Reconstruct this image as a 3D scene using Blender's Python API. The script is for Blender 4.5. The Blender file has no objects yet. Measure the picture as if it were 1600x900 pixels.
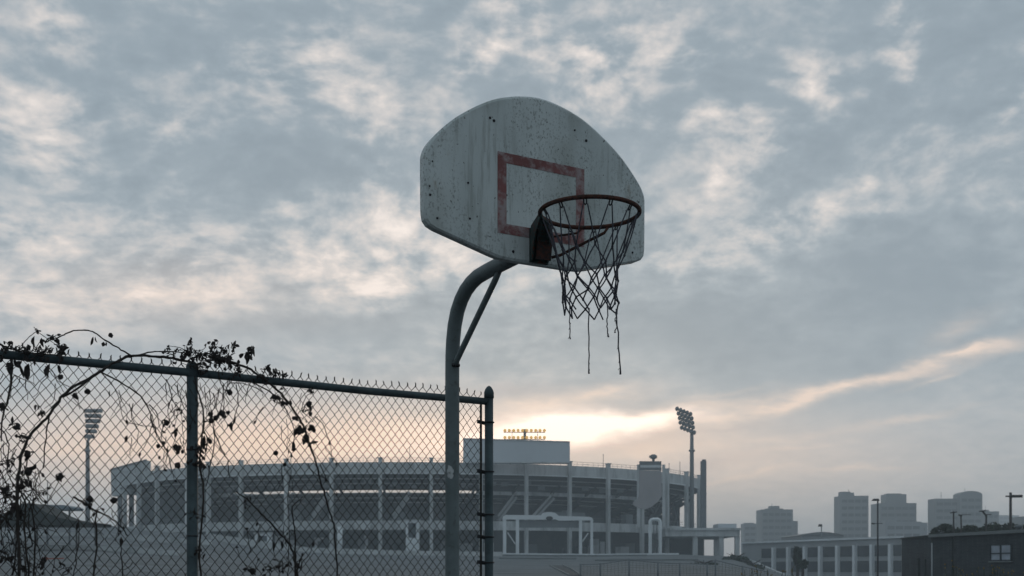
import bpy, math, random
from mathutils import Vector, Matrix
R = math.radians
random.seed(11)
S = bpy.context.scene
COL = S.collection

# ------------------------------------------------------------------ camera, sky, sun, exposure
F, HY, EYE = 1785.0, 890.0, 1.374          # focal length and horizon line in photo pixels, eye height
cd = bpy.data.cameras.new('camera'); cam = bpy.data.objects.new('camera', cd); COL.objects.link(cam)
cam.location = (0, 0, EYE); cam.rotation_euler = (R(90), 0, 0)
cd.sensor_width = 36; cd.lens = 36 * F / 1600; cd.shift_y = 440 / 1600
cd.clip_start = .1; cd.clip_end = 6000
cd.dof.use_dof = True; cd.dof.focus_distance = 5.8; cd.dof.aperture_fstop = 8.0
S.camera = cam
S.view_settings.view_transform = 'Standard'; S.view_settings.look = 'None'
S.view_settings.exposure = 0.10; S.view_settings.gamma = 1.0
S.render.engine = 'CYCLES'
S.cycles.use_denoising = True
S.cycles.max_bounces = 6; S.cycles.volume_bounces = 1; S.cycles.transparent_max_bounces = 8

SUN_EL, SUN_AZ = 6.5, 2.0
sl = bpy.data.lights.new('sun', 'SUN'); sl.energy = .6; sl.angle = R(12); sl.color = (1, .80, .60)
so = bpy.data.objects.new('sun', sl); COL.objects.link(so)
sdir = Vector((math.sin(R(SUN_AZ)) * math.cos(R(SUN_EL)), math.cos(R(SUN_AZ)) * math.cos(R(SUN_EL)), math.sin(R(SUN_EL))))
so.rotation_euler = sdir.to_track_quat('Z', 'Y').to_euler()

W = bpy.data.worlds.new('World'); S.world = W; W.use_nodes = True
wn, wl = W.node_tree.nodes, W.node_tree.links
wn.clear()
def wnode(t, **kw):
    n = wn.new(t)
    for k, v in kw.items(): setattr(n, k, v)
    return n
def wset(sock, v):
    if hasattr(v, 'is_output'): wl.new(v, sock)
    else: sock.default_value = v
def wm(op, a, b=None, c=None, clamp=False):
    n = wnode('ShaderNodeMath', operation=op, use_clamp=clamp); wset(n.inputs[0], a)
    if b is not None: wset(n.inputs[1], b)
    if c is not None: wset(n.inputs[2], c)
    return n.outputs[0]
def wv(op, a, b=None, s=None):
    n = wnode('ShaderNodeVectorMath', operation=op); wset(n.inputs[0], a)
    if b is not None: wset(n.inputs[1], b)
    if s is not None: wset(n.inputs['Scale'], s)
    return n.outputs[0]
def wcomb(x, y, z=0.0):
    n = wnode('ShaderNodeCombineXYZ'); wset(n.inputs[0], x); wset(n.inputs[1], y); wset(n.inputs[2], z); return n.outputs[0]
def wnoise(vec, scale, detail=5, rough=.55, dist=0.0):
    n = wnode('ShaderNodeTexNoise'); wl.new(vec, n.inputs['Vector'])
    n.inputs['Scale'].default_value = scale; n.inputs['Detail'].default_value = detail
    n.inputs['Roughness'].default_value = rough; n.inputs['Distortion'].default_value = dist
    return n
def wsmooth(x, a, b):
    n = wnode('ShaderNodeMapRange', interpolation_type='SMOOTHSTEP'); wset(n.inputs[0], x)
    n.inputs[1].default_value = a; n.inputs[2].default_value = b; return n.outputs[0]
def wmix(f, a, b):
    n = wnode('ShaderNodeMix', data_type='RGBA'); wset(n.inputs[0], f); wset(n.inputs[6], a); wset(n.inputs[7], b); return n.outputs[2]
def c4(*c): return (c[0], c[1], c[2], 1.0)

tc = wnode('ShaderNodeTexCoord'); sep = wnode('ShaderNodeSeparateXYZ'); wl.new(tc.outputs['Generated'], sep.inputs[0])
dx, dy, dz = sep.outputs
up = wm('MAXIMUM', dz, 0.0)
west = wsmooth(dy, .05, .35)                                   # 1 towards the sunset, 0 behind the camera
yy = wm('MAXIMUM', dy, .2)
UV = wcomb(wm('DIVIDE', dx, yy), wm('DIVIDE', dz, yy))         # slope of the view direction about the sunset
plane = wcomb(wm('DIVIDE', dx, wm('ADD', up, .32)), wm('DIVIDE', dy, wm('ADD', up, .32)))   # a flat cloud deck overhead
warpn = wnoise(plane, 2.2, 3, .55)
warp = wv('SUBTRACT', warpn.outputs['Color'], (.5, .5, .5))
n_big = wnoise(wv('ADD', plane, wv('SCALE', warp, s=.5)), 3.0, 4, .5).outputs[0]
n_mid = wnoise(wv('ADD', plane, wv('SCALE', warp, s=.18)), 10.0, 5, .56).outputs[0]
n_fine = wnoise(wv('ADD', plane, wv('SCALE', warp, s=.12)), 27.0, 5, .58).outputs[0]
uvn = wnoise(UV, 9.0, 4, .6)
UVw = wv('ADD', UV, wv('SCALE', wv('SUBTRACT', uvn.outputs['Color'], (.5, .5, .5)), s=.10))
uvn2 = wnoise(wv('MULTIPLY', UV, (1.0, 2.2, 1)), 12.0, 6, .6)
UVs = wv('ADD', UV, wv('SCALE', wv('SUBTRACT', uvn2.outputs['Color'], (.5, .5, .5)), s=.03))
def patches(lst, vec, grad='QUADRATIC_SPHERE'):
    tot = None
    for (px, py, sx, sy, rot, amp) in lst:
        mp = wnode('ShaderNodeMapping', vector_type='TEXTURE'); wl.new(vec, mp.inputs[0])
        mp.inputs['Location'].default_value = ((px - 800) / F, (HY - py) / F, 0)
        mp.inputs['Rotation'].default_value = (0, 0, R(rot))
        mp.inputs['Scale'].default_value = (sx / F, sy / F, 1)
        g = wnode('ShaderNodeTexGradient', gradient_type=grad); wl.new(mp.outputs[0], g.inputs[0])
        tot = wm('MULTIPLY', g.outputs[1], amp) if tot is None else wm('MULTIPLY_ADD', g.outputs[1], amp, tot)
    return tot
BR = [(420, 105, 120, 80, -10, .9), (560, 140, 150, 75, -22, .8), (500, 60, 60, 50, 0, .5), (745, 108, 50, 45, 0, 1.1), (790, 35, 110, 90, 60, .7),
      (960, 75, 220, 90, 10, .8), (920, 110, 120, 60, 0, .7), (945, 175, 110, 60, 0, .6), (1050, 70, 130, 60, 0, .5), (1160, 185, 110, 60, -15, .8),
      (1180, 240, 60, 80, 0, .9), (1100, 175, 60, 40, 0, .6), (1130, 290, 80, 50, 30, .8), (1250, 110, 50, 65, 0, 1.1), (1415, 70, 50, 140, -8, .9), (1572, 160, 60, 32, 35, .9),
      (1345, 273, 38, 28, 0, 1.0), (1260, 350, 210, 48, 11, .9), (1100, 400, 160, 60, 12, .7), (1010, 300, 70, 60, 0, .4), (1440, 235, 90, 50, 0, .35),
      (60, 25, 65, 36, 0, .9), (85, 70, 60, 36, 0, .5), (40, 150, 140, 60, -10, .6), (75, 240, 70, 90, 25, .9), (175, 185, 90, 50, -25, .6), (265, 208, 50, 28, 0, .7),
      (600, 290, 160, 60, 0, .6), (570, 225, 60, 40, 0, .5), (450, 300, 60, 24, 0, .6), (640, 340, 120, 80, 20, .45), (660, 320, 110, 40, 20, .4),
      (420, 395, 520, 95, 0, 1.0), (150, 470, 360, 90, 4, .9), (30, 360, 120, 70, 0, .9), (640, 420, 200, 80, 8, .8), (0, 480, 160, 80, 0, .5),
      (770, 420, 260, 80, 0, .4)]
DK = [(260, 90, 300, 110, 0, .8), (430, 250, 300, 80, -5, .7), (290, 400, 100, 45, 0, 1.3), (810, 130, 110, 70, 0, .9), (1090, 130, 130, 60, 0, .5), (1315, 165, 150, 100, 30, .9),
      (1540, 90, 200, 230, -20, .9), (1430, 460, 460, 190, 8, 1.4), (150, 330, 160, 40, -10, .6), (1030, 480, 260, 130, 0, 1.1), (480, 490, 420, 60, 0, 1.0), (1240, 250, 90, 80, 0, .6),
      (620, 60, 140, 70, 0, .5), (1120, 40, 90, 50, 0, .5)]
bright_p = patches(BR, UVw, 'SPHERICAL'); dark_p = patches(DK, UVw, 'SPHERICAL')
STREAK = [(1290, 612, 470, 22, 13, .95), (1090, 648, 320, 44, 9, .7), (1500, 552, 230, 16, 14, .7), (1570, 545, 120, 14, 10, .3), (1180, 690, 330, 16, 6, .3), (1500, 515, 110, 30, 25, .3),
          (960, 612, 130, 30, 8, .6), (840, 640, 170, 34, 8, .7), (905, 625, 120, 20, 20, .4), (1170, 743, 130, 12, 8, .8), (1330, 735, 160, 9, 6, .4), (1240, 700, 150, 10, 8, .5), (1420, 655, 160, 12, 10, .5), (1130, 610, 120, 10, 10, .3), (1460, 590, 90, 10, 20, .4), (1010, 703, 90, 16, 8, .6), (960, 690, 60, 14, 8, .3), (1080, 630, 180, 16, 8, .25)]
streak_p = patches(STREAK, UVs)
GLOW = [(860, 674, 210, 46, 3, 1.3), (930, 664, 240, 30, 5, 1.1), (640, 700, 280, 90, 0, .25), (730, 684, 150, 60, 0, .45), (1010, 655, 160, 20, 8, .5)]
glow_p = patches(GLOW, UVs)
WARM = [(430, 700, 680, 150, 0, 1.3), (1150, 720, 560, 130, 0, .6), (100, 700, 320, 120, 0, .6), (800, 680, 560, 120, 0, .45), (250, 460, 600, 150, 0, .35)]
warm_p = patches(WARM, UV)
CALM = [(1430, 470, 480, 220, 6, 1.0), (1050, 520, 330, 130, 0, .9), (500, 520, 460, 70, 0, .9), (1300, 640, 500, 200, 0, .8)]
calm_p = patches(CALM, UV)
GREYBAR = [(960, 690, 200, 22, 10, .9), (800, 615, 230, 26, 4, .5), (1080, 725, 260, 22, 6, .5), (1130, 670, 140, 10, 10, .4)]
grey_p = patches(GREYBAR, UVs)

elev = wm('DIVIDE', up, wm('MAXIMUM', wm('SQRT', wm('SUBTRACT', 1.0, wm('MULTIPLY', dz, dz))), .05))   # tan of elevation
# plain overcast colour by elevation (linear light)
base = wmix(wsmooth(elev, .02, .20), c4(.46, .475, .485), c4(.355, .405, .44))
base = wmix(wsmooth(elev, .20, .42), base, c4(.272, .328, .372))
base = wmix(wsmooth(elev, .50, 1.3), base, c4(.24, .305, .35))
tex = wm('ADD', wm('MULTIPLY', wm('SUBTRACT', n_mid, .5), 2.4), wm('ADD', wm('MULTIPLY', wm('SUBTRACT', n_big, .5), 1.2), wm('MULTIPLY', wm('SUBTRACT', n_fine, .5), 2.35)))
bp = wm('MULTIPLY', bright_p, west); dp = wm('MULTIPLY', dark_p, west)
low = wsmooth(elev, .12, .24)
t = wm('MULTIPLY', tex, wm('MULTIPLY_ADD', low, .65, .35))
t = wm('MULTIPLY', t, wm('SUBTRACT', 1.0, wm('MULTIPLY', wm('MULTIPLY', calm_p, west), .8), clamp=True))
bp = wm('MINIMUM', bp, 1.1)
t = wm('MULTIPLY', t, wm('MULTIPLY_ADD', bp, .55, .62))
t = wm('ADD', t, wm('SUBTRACT', wm('MULTIPLY', bp, .50), wm('MULTIPLY', dp, .46)))
shade = wsmooth(wm('MULTIPLY', t, -1.0), -.25, .75)
lit = wsmooth(t, -.20, .95)
col = wmix(wm('MULTIPLY', shade, .8), base, c4(.212, .262, .305))
col = wmix(wm('MULTIPLY', lit, .80), col, c4(.70, .635, .595))
col = wmix(wsmooth(t, .60, 1.5), col, c4(.84, .755, .70))
warm = wm('MULTIPLY', wm('MULTIPLY', warm_p, west), wm('MULTIPLY_ADD', n_fine, .5, .75), clamp=True)
col = wmix(wm('MULTIPLY', warm, .85), col, c4(.98, .74, .59))
n_str = wnoise(wv('MULTIPLY', UV, (1.0, 4.0, 1)), 16.0, 5, .6).outputs[0]
st = wm('MULTIPLY', wm('MULTIPLY', streak_p, west), wm('MULTIPLY_ADD', n_str, 3.6, -.75), clamp=True)
col = wmix(wm('MULTIPLY', st, .9), col, c4(.84, .67, .56))
col = wmix(wm('MULTIPLY', wm('MULTIPLY', grey_p, west), wm('MULTIPLY_ADD', n_fine, 1.5, .15), clamp=True), col, c4(.40, .37, .38))
peach_p = patches([(560, 690, 380, 75, 0, .6), (700, 690, 160, 60, 0, .6), (300, 700, 300, 60, 0, .35), (1000, 690, 260, 50, 5, .35)], UVs)
col = wmix(wm('MULTIPLY', wm('MULTIPLY', peach_p, west), wm('MULTIPLY_ADD', n_str, 1.0, .4), clamp=True), col, c4(1.15, .79, .56))
gl = wm('MULTIPLY', glow_p, west)
gl = wm('MULTIPLY', gl, wm('MULTIPLY_ADD', n_str, 2.0, .2))
col = wmix(wm('MULTIPLY', gl, 1.0, clamp=True), col, c4(1.55, 1.22, 1.02))
east = c4(.275, .345, .385)
col = wmix(wm('MULTIPLY', wm('SUBTRACT', 1.0, west), .75), col, east)
sky = wnode('ShaderNodeTexSky', sky_type='NISHITA', sun_disc=False, sun_elevation=R(SUN_EL), sun_rotation=R(SUN_AZ), dust_density=2.0)
mixed = wmix(.025, wv('SCALE', col, s=wm('MULTIPLY_ADD', west, 2.1, 10.0)), sky.outputs[0])
bg = wnode('ShaderNodeBackground'); wl.new(mixed, bg.inputs[0]); bg.inputs[1].default_value = .1
wo = wnode('ShaderNodeOutputWorld'); wl.new(bg.outputs[0], wo.inputs[0])
W.cycles.sampling_method = 'MANUAL'; W.cycles.sample_map_resolution = 512

# ------------------------------------------------------------------ helpers
def at(px, py, d):
    """the point seen at a photo pixel at depth d"""
    return Vector(((px - 800) * d / F, d, EYE + (HY - py) * d / F))
def zt(py, d): return EYE + (HY - py) * d / F
def xt(px, d): return (px - 800) * d / F

class MB:
    def __init__(s): s.v = []; s.f = []; s.sm = []
    def add(s, vs, fs, smooth=False):
        o = len(s.v); s.v += [tuple(v) for v in vs]
        for f in fs: s.f.append([i + o for i in f]); s.sm.append(smooth)
        return s
    def box(s, x0, x1, y0, y1, z0, z1, M=None):
        vs = [Vector((x, y, z)) for z in (z0, z1) for y in (y0, y1) for x in (x0, x1)]
        if M: vs = [M @ v for v in vs]
        return s.add(vs, [(0, 2, 3, 1), (4, 5, 7, 6), (0, 1, 5, 4), (2, 6, 7, 3), (0, 4, 6, 2), (1, 3, 7, 5)])
    def bar(s, a, b, w, h=None, upv=(0, 0, 1)):
        a, b = Vector(a), Vector(b); h = h or w; d = (b - a).normalized(); u = Vector(upv)
        if abs(d.dot(u)) > .98: u = Vector((0, 1, 0))
        r = d.cross(u).normalized(); u = r.cross(d)
        vs = [p + r * i * w / 2 + u * j * h / 2 for p in (a, b) for j in (-1, 1) for i in (-1, 1)]
        return s.add(vs, [(0, 1, 3, 2), (4, 6, 7, 5), (0, 4, 5, 1), (2, 3, 7, 6), (0, 2, 6, 4), (1, 5, 7, 3)])
    def tube(s, pts, r, n=8, caps=True, closed=False, smooth=True):
        pts = [Vector(p) for p in pts]; m = len(pts)
        rr = r if isinstance(r, (list, tuple)) else [r] * m
        vs, fs = [], []; ref = None
        for i, p in enumerate(pts):
            if closed: d = pts[(i + 1) % m] - pts[i - 1]
            else: d = pts[min(i + 1, m - 1)] - pts[max(i - 1, 0)]
            if d.length < 1e-9: d = Vector((0, 0, 1))
            d.normalize()
            if ref is None:
                ref = Vector((0, 0, 1)) if abs(d.z) < .9 else Vector((1, 0, 0))
            x = ref - d * ref.dot(d)
            if x.length < 1e-4: x = d.orthogonal()
            x.normalize(); ref = x; y = d.cross(x)
            for k in range(n):
                a = 2 * math.pi * k / n; vs.append(p + (x * math.cos(a) + y * math.sin(a)) * rr[i])
        for i in range(m if closed else m - 1):
            j = (i + 1) % m
            for k in range(n):
                l = (k + 1) % n; fs.append((i * n + k, i * n + l, j * n + l, j * n + k))
        if caps and not closed:
            fs.append(tuple(range(n - 1, -1, -1))); fs.append(tuple((m - 1) * n + k for k in range(n)))
        return s.add(vs, fs, smooth)
    def prism(s, poly, d):
        """closed outline (list of Vectors) swept along vector d"""
        n = len(poly); d = Vector(d)
        vs = [Vector(p) for p in poly] + [Vector(p) + d for p in poly]
        fs = [tuple(range(n)), tuple(range(2 * n - 1, n - 1, -1))] + [(i, n + i, n + (i + 1) % n, (i + 1) % n) for i in range(n)]
        return s.add(vs, fs)
    def lathe(s, prof, n=16, base=(0, 0, 0)):
        bx, by, bz = base; vs, fs = [], []
        for r, z in prof:
            for k in range(n):
                a = 2 * math.pi * k / n; vs.append((bx + r * math.cos(a), by + r * math.sin(a), bz + z))
        for i in range(len(prof) - 1):
            for k in range(n):
                l = (k + 1) % n; fs.append((i * n + k, i * n + l, (i + 1) * n + l, (i + 1) * n + k))
        fs.append(tuple(range(n - 1, -1, -1))); fs.append(tuple((len(prof) - 1) * n + k for k in range(n)))
        return s.add(vs, fs, True)
    def build(s, name, m, parent=None, recalc=True):
        me = bpy.data.meshes.new(name); me.from_pydata(s.v, [], s.f); me.validate()
        if len(me.polygons) == len(s.sm): me.polygons.foreach_set('use_smooth', s.sm)
        me.materials.append(m); me.update()
        if recalc:
            import bmesh
            bm = bmesh.new(); bm.from_mesh(me); bmesh.ops.recalc_face_normals(bm, faces=bm.faces); bm.to_mesh(me); bm.free()
        o = bpy.data.objects.new(name, me); COL.objects.link(o)

        return o
# every part is built in world coordinates; a thing's Empty stands at its base and parts keep their world place
def build(mb, name, m, parent=None, label=None):
    o = mb.build(name, m)
    if parent is not None:
        o.parent = parent
        w = wloc(parent)
        o.matrix_parent_inverse = Matrix.Translation(-w)
    if label: o['label'] = label
    return o
def wloc(o):
    # world position of a thing's Empty; meshes are built in world coordinates, so theirs is the origin
    return Vector(o.location) if o.type == 'EMPTY' else Vector((0, 0, 0))
def thing(name, label, cat, loc=(0, 0, 0), group=None):
    o = bpy.data.objects.new(name, None); o.empty_display_size = .3; COL.objects.link(o)
    o.location = loc; o['label'] = label; o['category'] = cat
    if group: o['group'] = group
    return o
def tag(o, label, cat, group=None):
    o['label'] = label; o['category'] = cat
    if group: o['group'] = group
    return o
def struct(o, kind='structure'): o['kind'] = kind; return o

# ------------------------------------------------------------------ materials
def mat(name, c, rough=.7, metal=0.0, var=.15, scale=4.0, c2=None, thr=None, bump=0.0, coord='Object', stretch=(1, 1, 1), detail=6, spec=.22):
    """base colour broken by noise; c2 with thr=(a,b): second colour where the noise is high"""
    m = bpy.data.materials.new(name); m.use_nodes = True; nt = m.node_tree; b = nt.nodes['Principled BSDF']
    b.inputs['Specular IOR Level'].default_value = spec; b.inputs['Roughness'].default_value = rough; b.inputs['Metallic'].default_value = metal
    t = nt.nodes.new('ShaderNodeTexCoord'); mp = nt.nodes.new('ShaderNodeMapping'); mp.inputs['Scale'].default_value = stretch
    nt.links.new(t.outputs[coord], mp.inputs[0])
    n = nt.nodes.new('ShaderNodeTexNoise'); n.inputs['Scale'].default_value = scale; n.inputs['Detail'].default_value = detail; n.inputs['Roughness'].default_value = .6
    nt.links.new(mp.outputs[0], n.inputs['Vector'])
    r = nt.nodes.new('ShaderNodeValToRGB'); nt.links.new(n.outputs[0], r.inputs[0])
    lo = tuple(x * (1 - var) for x in c); hi = tuple(x * (1 + var) for x in c)
    e = r.color_ramp.elements
    e[0].position = .3; e[0].color = c4(*lo); e[1].position = .7; e[1].color = c4(*hi)
    out = r.outputs[0]
    if c2:
        n2 = nt.nodes.new('ShaderNodeTexNoise'); n2.inputs['Scale'].default_value = scale * 2.3; n2.inputs['Detail'].default_value = 8; n2.inputs['Roughness'].default_value = .65
        nt.links.new(mp.outputs[0], n2.inputs['Vector'])
        mr = nt.nodes.new('ShaderNodeMapRange'); mr.interpolation_type = 'SMOOTHSTEP'; mr.inputs[1].default_value = thr[0]; mr.inputs[2].default_value = thr[1]
        nt.links.new(n2.outputs[0], mr.inputs[0])
        mx = nt.nodes.new('ShaderNodeMix'); mx.data_type = 'RGBA'; nt.links.new(mr.outputs[0], mx.inputs[0]); nt.links.new(out, mx.inputs[6]); mx.inputs[7].default_value = c4(*c2)
        out = mx.outputs[2]
    nt.links.new(out, b.inputs['Base Color'])
    if bump:
        bp_ = nt.nodes.new('ShaderNodeBump'); bp_.inputs['Strength'].default_value = bump; bp_.inputs['Distance'].default_value = .02
        nt.links.new(n.outputs[0], bp_.inputs['Height']); nt.links.new(bp_.outputs[0], b.inputs['Normal'])
    return m
M = {}
M['asphalt'] = mat('asphalt', (.075, .078, .082), .9, var=.25, scale=.6, bump=.2)
M['hill'] = mat('worn_paving', (.15, .163, .173), .9, var=.40, scale=.12, c2=(.085, .096, .098), thr=(.47, .66), stretch=(.7, 2.5, 1))
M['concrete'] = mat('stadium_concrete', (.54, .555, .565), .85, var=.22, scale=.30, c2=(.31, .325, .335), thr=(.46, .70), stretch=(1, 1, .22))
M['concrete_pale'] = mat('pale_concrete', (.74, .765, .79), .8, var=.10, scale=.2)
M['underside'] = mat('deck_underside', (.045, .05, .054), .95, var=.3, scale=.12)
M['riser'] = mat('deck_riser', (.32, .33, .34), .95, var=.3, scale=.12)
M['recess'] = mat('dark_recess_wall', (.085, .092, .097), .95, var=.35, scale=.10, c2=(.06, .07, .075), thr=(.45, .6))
M['steel'] = mat('painted_steel', (.17, .185, .20), .6, var=.15, scale=.4)
M['panel'] = mat('sign_panel', (.60, .63, .67), .6, var=.06, scale=.15)
M['banner'] = mat('faded_banner', (.37, .35, .36), .8, var=.12, scale=.2)
M['galv'] = mat('galvanised_steel', (.070, .096, .106), .6, .25, var=.28, scale=9, c2=(.042, .055, .060), thr=(.55, .72), bump=.05)
M['pole'] = mat('weathered_pole_paint', (.155, .185, .192), .6, .1, var=.16, scale=9, c2=(.105, .115, .115), thr=(.54, .72), bump=.08)
M['wire'] = mat('galvanised_wire', (.050, .050, .046), .65, .3, var=.25, scale=14, c2=(.055, .036, .024), thr=(.5, .62))
M['rust'] = mat('rusted_steel', (.085, .034, .024), .75, .25, var=.35, scale=22, c2=(.035, .024, .022), thr=(.48, .62), bump=.25)
M['rustdark'] = mat('dark_rust', (.075, .030, .022), .85, .1, var=.4, scale=24, c2=(.028, .024, .024), thr=(.42, .6), bump=.25)
M['bracket'] = mat('rusted_green_bracket', (.040, .066, .064), .65, .3, var=.3, scale=14, c2=(.105, .042, .030), thr=(.50, .60), bump=.2)
M['darksteel'] = mat('dark_steel', (.045, .045, .05), .6, .5, var=.3, scale=20)
M['cord'] = mat('net_cord', (.072, .070, .085), .9, var=.35, scale=40)
M['stem'] = mat('dead_vine_stem', (.045, .038, .034), .9, var=.35, scale=30)
M['leaf'] = mat('dead_leaf', (.036, .030, .029), .85, var=.5, scale=26)
M['brick'] = mat('dark_brick', (.036, .044, .050), .9, var=.3, scale=.7, c2=(.022, .028, .032), thr=(.5, .7))
nt = M['brick'].node_tree; bk = nt.nodes.new('ShaderNodeTexBrick'); bk.inputs['Scale'].default_value = 2.2; bk.inputs['Color1'].default_value = (1, 1, 1, 1); bk.inputs['Color2'].default_value = (.72, .74, .76, 1); bk.inputs['Mortar'].default_value = (1.5, 1.5, 1.5, 1); bk.inputs['Mortar Size'].default_value = .02
tcb = nt.nodes.new('ShaderNodeTexCoord'); mpb = nt.nodes.new('ShaderNodeMapping'); mpb.inputs['Rotation'].default_value = (R(90), 0, 0); nt.links.new(tcb.outputs['Object'], mpb.inputs[0]); nt.links.new(mpb.outputs[0], bk.inputs['Vector'])
mxb = nt.nodes.new('ShaderNodeMix'); mxb.data_type = 'RGBA'; mxb.blend_type = 'MULTIPLY'; mxb.inputs[0].default_value = 1
bs = nt.nodes['Principled BSDF']; src = bs.inputs['Base Color'].links[0].from_socket; nt.links.new(src, mxb.inputs[6]); nt.links.new(bk.outputs[0], mxb.inputs[7]); nt.links.new(mxb.outputs[2], bs.inputs['Base Color'])
M['trim'] = mat('parapet_trim', (.17, .185, .19), .8, var=.15, scale=.6)
M['office'] = mat('office_facade', (.34, .355, .37), .85, var=.10, scale=.15)
M['glassdark'] = mat('dark_window_glass', (.06, .07, .08), .35, var=.3, scale=.3)
M['towerglass'] = mat('tower_glass', (.06, .075, .09), .5, var=.4, scale=.35)
M['blind'] = mat('window_blind', (.33, .37, .43), .6, var=.25, scale=1.6)
M['tower1'] = mat('tower_facade', (.19, .205, .215), .8, var=.12, scale=.05, stretch=(1, 1, .3))
M['tower2'] = mat('pale_tower_facade', (.24, .26, .28), .8, var=.12, scale=.05, stretch=(1, 1, .3))
M['foliage'] = mat('tree_foliage', (.045, .060, .042), .8, var=.45, scale=1.2)
M['foliage2'] = mat('weed_foliage', (.040, .052, .036), .8, var=.4, scale=6)
M['flower'] = mat('yellow_flower', (.22, .14, .035), .7, var=.25, scale=9)
M['bark'] = mat('bark', (.06, .05, .045), .9, var=.3, scale=5)
M['wood'] = mat('utility_pole_wood', (.06, .055, .052), .9, var=.25, scale=3)
M['shingle'] = mat('dark_green_shingle', (.022, .031, .030), .85, var=.3, scale=1.5)
M['awning'] = mat('grey_blue_awning', (.24, .29, .33), .7, var=.1, scale=.6)
M['red'] = mat('faded_red_sign', (.42, .09, .06), .6, var=.15, scale=5)
M['white'] = mat('white_sign_paint', (.62, .64, .66), .6, var=.08, scale=3)
def emit_mat(name, c, s):
    m = mat(name, c, .4, var=.05); b = m.node_tree.nodes['Principled BSDF']
    b.inputs['Emission Color'].default_value = c4(*c); b.inputs['Emission Strength'].default_value = s; return m
M['lamp'] = emit_mat('amber_floodlight_glass', (.85, .50, .14), .55)
def board_mat():
    m = bpy.data.materials.new('weathered_white_board'); m.use_nodes = True; nt = m.node_tree; b = nt.nodes['Principled BSDF']
    b.inputs['Roughness'].default_value = .55
    tcn = nt.nodes.new('ShaderNodeTexCoord')
    def noise(scale, stretch=(1, 1, 1), detail=6, rough=.6):
        mp = nt.nodes.new('ShaderNodeMapping'); mp.inputs['Scale'].default_value = stretch; nt.links.new(tcn.outputs['Object'], mp.inputs[0])
        n = nt.nodes.new('ShaderNodeTexNoise'); n.inputs['Scale'].default_value = scale; n.inputs['Detail'].default_value = detail; n.inputs['Roughness'].default_value = rough
        nt.links.new(mp.outputs[0], n.inputs['Vector']); return n.outputs[0]
    def ramp(x, a, bb):
        mr = nt.nodes.new('ShaderNodeMapRange'); mr.interpolation_type = 'SMOOTHSTEP'; mr.inputs[1].default_value = a; mr.inputs[2].default_value = bb; nt.links.new(x, mr.inputs[0]); return mr.outputs[0]
    def mul(a, bb):
        n = nt.nodes.new('ShaderNodeMath'); n.operation = 'MULTIPLY'
        for i, q in enumerate((a, bb)):
            if hasattr(q, 'is_output'): nt.links.new(q, n.inputs[i])
            else: n.inputs[i].default_value = q
        return n.outputs[0]
    def mix(f, a, c):
        n = nt.nodes.new('ShaderNodeMix'); n.data_type = 'RGBA'; nt.links.new(f, n.inputs[0])
        if hasattr(a, 'is_output'): nt.links.new(a, n.inputs[6])
        else: n.inputs[6].default_value = c4(*a)
        n.inputs[7].default_value = c4(*c); return n.outputs[2]
    c = mix(ramp(noise(3.0, (1, 1, .45)), .35, .7), (.60, .64, .64), (.48, .52, .52))       # chalky paint
    area = ramp(noise(2.4, (1, 1, .55), 3), .46, .62)                                        # where dirt gathers
    c = mix(mul(area, .45), c, (.23, .24, .21))
    streak = ramp(noise(34, (1, 1, .10), 6, .65), .50, .64)
    c = mix(mul(mul(streak, ramp(noise(2.0, (1, 1, .4), 3), .42, .62)), .38), c, (.15, .155, .135))
    speck = ramp(noise(98, (1, 1, .65), 4, .62), .535, .615)
    c = mix(mul(mul(speck, ramp(noise(3.4, (1, 1, .5), 5), .42, .60)), .52), c, (.085, .085, .075))
    speck2 = ramp(noise(60, (1, 1, .8), 2, .5), .715, .74)
    c = mix(mul(speck2, .9), c, (.05, .045, .04))
    rustp = ramp(noise(6, (1, 1, .6), 5), .66, .74)
    c = mix(mul(rustp, .45), c, (.24, .17, .10))
    nt.links.new(c, b.inputs['Base Color']); return m
M['board'] = board_mat()
def square_mat():
    m = mat('worn_red_paint', (.215, .085, .082), .6, var=.25, scale=8, c2=(.36, .29, .295), thr=(.42, .66)); return m
M['square'] = square_mat()

# ------------------------------------------------------------------ ground: flat court, a hill under the stadium
CREST = [(-700, 800), (0, 816), (150, 817), (195, 824), (240, 829), (330, 834), (380, 850), (520, 861), (700, 865), (925, 867), (1060, 866), (1150, 869), (1185, 882), (1225, 899), (1260, 912), (1600, 912), (2400, 912)]
CD = 225.0
def interp(x, t):
    if x <= t[0][0]: return t[0][1]
    for (a, p), (b, q) in zip(t, t[1:]):
        if x <= b: k = (x - a) / (b - a); return p + (q - p) * k
    return t[-1][1]
def ground_z(x, y):
    r = y
    if y <= 1: return 0.0
    top = max(0.0, zt(interp(800 + F * x / y, CREST), CD))
    k = min(1, max(0, (r - 45) / (CD - 45))); k = k * (.6 + .4 * k)
    if r > 420: k = max(0, 1 - (r - 420) / 180)
    side = abs(x) / max(y, 1)
    if side > .8: k *= max(0, 1 - (side - .8) / .6)
    return top * k
def terrain():
    mb = MB(); rad = [0, 3, 8, 15, 25, 40, 55, 70, 85, 100, 115, 130, 145, 160, 175, 190, 205, 215, 225, 240, 260, 300, 360, 420, 470, 520, 600, 750, 1000, 1500]
    n = 720; vs = [(0, 0, 0)]; fs = []
    for r in rad[1:]:
        for k in range(n):
            a = 2 * math.pi * k / n; x, y = r * math.sin(a), r * math.cos(a); vs.append((x, y, ground_z(x, y)))
    for k in range(n): fs.append((0, 1 + (k + 1) % n, 1 + k))
    for i in range(len(rad) - 2):
        for k in range(n):
            l = (k + 1) % n; fs.append((1 + i * n + k, 1 + i * n + l, 1 + (i + 1) * n + l, 1 + (i + 1) * n + k))
    mb.add(vs, fs, True); return struct(build(mb, 'ground', M['hill']))
terrain()
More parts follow.
